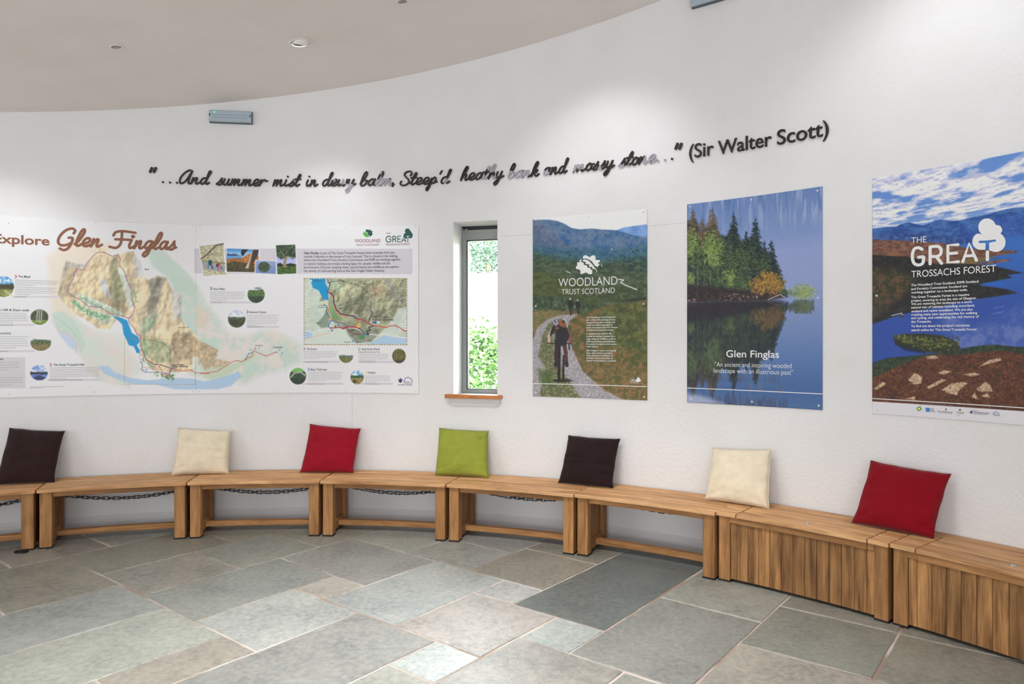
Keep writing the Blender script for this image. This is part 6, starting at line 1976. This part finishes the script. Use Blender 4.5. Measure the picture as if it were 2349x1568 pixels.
snap([(1740, 460), (2162, 448), (2185, 1065), (1768, 1085)], [(1750, 475), (2148, 462), (2170, 1055), (1778, 1072)], lambda x, y: mixc((80, 150, 210), (176, 184, 236), sst(575, 600, y)))
c.poly(D_([(1772, 850), (1850, 840), (1900, 880), (2050, 845), (2165, 870), (2170, 1055), (1778, 1072)]), (36, 46, 30), .8); c.poly(D_([(1776, 915), (2168, 905), (2170, 1055), (1778, 1072)]), None, .8, tex=T(84, 2.5, (40, 66, 24), (96, 134, 48), .3, .75))
c.poly(D_([(1890, 930), (1910, 800), (1930, 700), (1980, 690), (2000, 740), (1960, 800), (1960, 880), (1990, 930)]), (150, 126, 96), 1)
c.poly(D_([(1750, 475), (2148, 462), (2160, 720), (2100, 760), (1990, 700), (1930, 740), (1850, 770), (1762, 700)]), None, 1.2, tex=T(85, 3, (30, 52, 40), (110, 124, 84), .35, .72))
c.line(D_([(1950, 740), (1880, 640), (1830, 560)]), 1.2, (170, 150, 120), .8); c.line(D_([(1970, 740), (2060, 720), (2150, 740)]), 1.6, (186, 160, 120), .9)
th_seam = ring_px(449.8, 700)[0]
_, ztop = ring_px(452, 516)
ML = poster_root('map_panel', 225, 'left board of the long map display, titled Explore Glen Finglas', 'map', 'map display boards')
c.sheet('printed_sheet', M['print'], ML, t1=th_seam)
MR = poster_root('map_panel', 705, 'right board of the long map display, with small snapshots and a framed inset map', 'map', 'map display boards')
c.sheet('printed_sheet', M['print'], MR, t0=th_seam - .046)
# title in brown script
for w_, a, b, y in (('Glen', 131, 237, 562), ('Finglas', 249, 407, 567.5)):
    mb = MB()
    for ch, st in layout_word(w_, a, b, y, .066):
        for s in st:
            P = catmull(s, 7)
            if len(s) == 2 and (Vector(s[0]) - Vector(s[1])).length < .01:
                k = 16; cc = Vector(s[0]); rr = .0165
                mb.add([pt(math.degrees((cc.x + rr * math.cos(2 * math.pi * j / k)) / RW), RW - PO, cc.y + rr * math.sin(2 * math.pi * j / k)) - ML.location for j in range(k)], [list(range(k))])
                continue
            ribbon(mb, P, .0205, lambda x, y, d: pt(math.degrees(x / RW), RW - PO, y) - ML.location, 0)
    mb.build('title_word', M['ink_brown'], ML)
texts(ML, [('Explore', -14, 114, 556.5, 20)], M['ink_brown'], .022, 'title_lettering')
HT = .010
texts(ML, [('The Meall', 42, 70, 636, 4.6), ('Lendrick Hill & Dam walk', -30, 68, 712, 4.8), ('Lendrick', 1, 26, 766, 4.4), ('Routes', -18, 8, 825, 4.6), ('The Great Trossachs Path', 123, 194, 838.5, 4.8)], M['ink_dark'], HT, 'heading')
texts(MR, [('Stuc Odhar', 490, 517, 664.5, 4.4), ("Samson's Stone", 573, 611, 717.5, 4.4), ('The Drums', 704, 727, 802, 4.4), ('Little Drum Wood', 830, 871, 802.5, 4.5), ('Natural Play & Sculpture Trail', 823.5, 872, 808.2, 2.6), ("Brig o' Turk Loop", 713, 750, 849, 4.6), ('Drippan', 845, 862, 856, 4.4), ('Kilmahog', 586, 603, 793, 2.6), ('Callander', 627, 649, 798, 3.8)], M['ink_dark'], HT, 'heading')
texts(ML, [('Glen Finglas', 395, 424, 838, 4.0), ('Visitor Gateway', 395, 432, 841.8, 4.0), ('Ben Ledi', 410, 427, 752, 2.6), ('Meall', 333, 342, 619, 3)], M['ink_dark'], .012, 'map_name')
texts(MR, [('Glen Finglas', 854, 893, 728.8, 5.2), ('Visitor Gateway', 854, 905, 735, 5.2), ("Brig o' Turk", 727, 737, 741.5, 3.6), ('Ben Ledi', 834, 858, 652, 2.8), ('A821', 805, 816, 758.5, 2.8), ('Glen Finglas Reservoir', 719, 738, 645, 2.4), ('Drippan', 733, 746, 701, 2.2), ('Viewpoint', 730, 748, 705.5, 2.2), ('Lendrick', 776, 796, 708, 2.4), ('Hill', 797, 804, 680, 2.4), ('Viewpoint', 789, 806, 785, 2.4), ('Play', 824, 832, 784.5, 2.4)], M['ink_dark'], .010, 'map_name')
P6 = [('is part of The Great Trossachs Forest which stretches from just', 906, 582.8), ('outside Callander to the shores of Loch Lomond. This is a forest in the making,', 913, 590.8), ('where the Woodland Trust, Forestry Commission and RSPB are working together', 919.6, 598.8),
      ('to restore habitats and create a lasting legacy for people, wildlife and the', 895.5, 607.3), ('environment. Discover amazing views, natural beauty and wildlife as you explore', 915.6, 615.4), ('the variety of trails starting here at the Glen Finglas Visitor Gateway.', 883.4, 623.6)]
texts(MR, [(s, 697.5 if k else 734.5, x1, y, 5.4) for k, (s, x1, y) in enumerate(P6)] + [('Glen Finglas', 697.5, 732, 582.8, 5.4, .02)], M['ink_dark'], .002, 'paragraph')
M['ink_plum'] = ink('plum_ink', (150, 92, 108))
texts(MR, [('WOODLAND', 814, 873, 556, 7.4), ('TRUST SCOTLAND', 817, 870, 563.8, 4.0)], M['ink_plum'], .004, 'logo_lettering')
texts(MR, [('THE', 885.5, 896, 537, 3.2), ('TROSSACHS FOREST', 885, 941, 563, 4.2)], M['ink_plum'], .003, 'logo_lettering')
texts(MR, [('LOTTERY FUNDED', 913, 946, 883.5, 3.0)], M['ink_navy'], .008, 'logo_lettering')
mb = MB()
G2 = lambda P: B_(P)
SW2 = 2.0
px_ribbon(mb, MR, G2([(1710, 165), (1685, 155), (1668, 170), (1666, 190), (1680, 204), (1705, 200), (1706, 182), (1690, 180)]), SW2)
px_ribbon(mb, MR, G2([(1724, 205), (1724, 156)]), SW2, False); px_ribbon(mb, MR, G2([(1724, 156), (1748, 160), (1748, 178), (1724, 182)]), SW2); px_ribbon(mb, MR, G2([(1740, 182), (1752, 205)]), SW2, False)
px_ribbon(mb, MR, G2([(1790, 155), (1766, 155), (1766, 204), (1790, 204)]), SW2, False); px_ribbon(mb, MR, G2([(1766, 180), (1786, 180)]), SW2, False)
px_ribbon(mb, MR, G2([(1800, 205), (1818, 158), (1836, 205)]), SW2, False); px_ribbon(mb, MR, G2([(1806, 190), (1830, 190)]), SW2, False)
flat_ellipse(mb, MR, *G2([(1850, 112)])[0], 6, 5.8); flat_ellipse(mb, MR, *G2([(1838, 152)])[0], 6, 6.6); flat_ellipse(mb, MR, *G2([(1872, 148)])[0], 6, 7); flat_ellipse(mb, MR, *G2([(1868, 128)])[0], 4.5, 4.5); flat_poly(mb, MR, G2([(1838, 130), (1870, 130), (1874, 170), (1858, 172), (1838, 165)]))
mb.build('logo_tree', M['ink_teal'], MR)
mb = MB(); px_ribbon(mb, MR, G2([(1838, 158), (1866, 156)]), 1.2, False, 0, PO + .0004); px_ribbon(mb, MR, G2([(1852, 158), (1852, 174)]), 1.4, False, 0, PO + .0004); mb.build('logo_cut', M['ink_white'], MR)
mb = MB(); px_ribbon(mb, MR, G2([(1852, 176), (1852, 204)]), 2.0, False); mb.build('logo_trunk', M['ink_plum'], MR)
mb = MB(); flat_poly(mb, MR, G2([(1490, 105), (1502, 97), (1515, 103), (1528, 98), (1536, 110), (1550, 112), (1546, 128), (1552, 145), (1538, 150), (1534, 160), (1522, 150), (1508, 140), (1512, 125), (1495, 122)])); mb.build('leaf_emblem', M['ink_teal'], MR)
mb = MB(); flat_poly(mb, MR, G2([(1485, 118), (1492, 128), (1508, 130), (1506, 142), (1520, 152), (1524, 164), (1508, 160), (1496, 166), (1488, 156), (1474, 154), (1476, 142), (1464, 134), (1476, 128), (1474, 116)])); mb.build('leaf_emblem', M['ink_green'], MR)
mb = MB()
flat_poly(mb, MR, G2([(1768, 1372), (1782, 1385), (1786, 1362), (1796, 1380), (1806, 1372), (1804, 1398), (1790, 1410), (1776, 1402)]))
px_ribbon(mb, MR, G2([(1822, 1408), (1822, 1386), (1836, 1368), (1856, 1364), (1878, 1374), (1888, 1394), (1888, 1408)]), 1.3)
mb.build('lottery_emblem', M['ink_navy'], MR)
texts(MR, [('heritage', 928.5, 941, 876.3, 2.6), ('lottery fund', 928.5, 945.5, 879.3, 2.2)], M['ink_navy'], .006, 'logo_lettering')
# little chevrons
def chev(root, x, y, col):
    mb = MB(); px_ribbon(mb, root, [(x, y - 3), (x + 3.2, y), (x, y + 3)], 1.6, False); mb.build('chevron', M[col], root)
for r_, x, y, col in ((ML, 35.5, 634, 'ink_red'), (ML, 115.5, 836, 'ink_red'), (MR, 483.5, 661.5, 'ink_navy'), (MR, 567, 715, 'ink_navy'), (MR, 697.5, 799.5, 'ink_plum'), (MR, 823, 800, 'ink_green'), (MR, 707, 846.5, 'ink_b2'), (MR, 839.5, 854, 'ink_y')): chev(r_, x, y, col)
M['ink_pale'] = ink('pale_small_print', (178, 175, 180))
# body copy too small to read: word-length strokes
def body(root, blocks, name='small_print', mat='ink_pale', h=1.15):
    mb = MB(); r_ = random.Random(4)
    for x0, x1, y0, dy, n, ragged in blocks:
        for k in range(n):
            x = x0; end = x1 - r_.uniform(0, ragged) if k < n - 1 else x0 + (x1 - x0) * r_.uniform(.3, .7)
            while x < end:
                w = min(r_.uniform(2.2, 8), end - x)
                t0, z = ring_px(x, y0 + dy * k); t1, _ = ring_px(x + w, y0 + dy * k); zt = z + h * .0036
                z = ring_px(x0, y0 + dy * k)[1]; zt = z + h * .0036
                if w > .8: mb.add([pt(t0, RW - PO, z) - root.location, pt(t1, RW - PO, z) - root.location, pt(t1, RW - PO, zt) - root.location, pt(t0, RW - PO, zt) - root.location], [[0, 1, 2, 3]])
                x += w + 1.0
    o = mb.build(name, M[mat], root); o['kind'] = 'stuff'
body(ML, [(35, 137, 642.5, 4.0, 4, 8), (35, 133, 659, 4.0, 5, 10), (-30, 65, 718, 4.2, 6, 6), (-30, 67, 772, 5.2, 6, 6), (116, 232, 843.8, 4.0, 7, 8), (-20, 52, 832, 5.6, 4, 10), (-20, 54, 867, 5.6, 4, 10), (70, 148, 887.5, 2.4, 2, 5)])
body(ML, [(35, 100, 680.8, 4, 1, 0), (0, 50, 745.5, 4, 1, 0), (0, 50, 806, 4, 1, 0), (114, 238, 872, 4, 1, 0)], 'small_print', 'ink_grey', 1.3)
body(MR, [(482.5, 564, 669.5, 3.9, 6, 6), (567, 641, 723, 3.9, 7, 5), (697, 774, 807, 3.9, 5, 5), (824, 894, 812.5, 3.5, 5, 5), (707, 787, 854, 3.9, 6, 4), (838, 899, 862, 3.6, 5, 5)])
body(MR, [(486, 543, 693.8, 4, 1, 0), (567, 627, 749.8, 4, 1, 0), (700, 781, 830.5, 4, 1, 0), (826, 880, 830.5, 4, 1, 0), (706, 764, 881, 4, 1, 0), (839, 892, 881, 4, 1, 0)], 'small_print', 'ink_grey', 1.3)
fixings(ML, [(220, 509), (443, 517.5), (443, 897), (216, 898.5), (20, 512), (20, 903)], .006)
fixings(MR, [(460, 517.5), (630, 521), (794, 521), (954, 518.5), (954, 707), (954, 897), (794, 896), (629, 896.5), (458, 897)], .006)
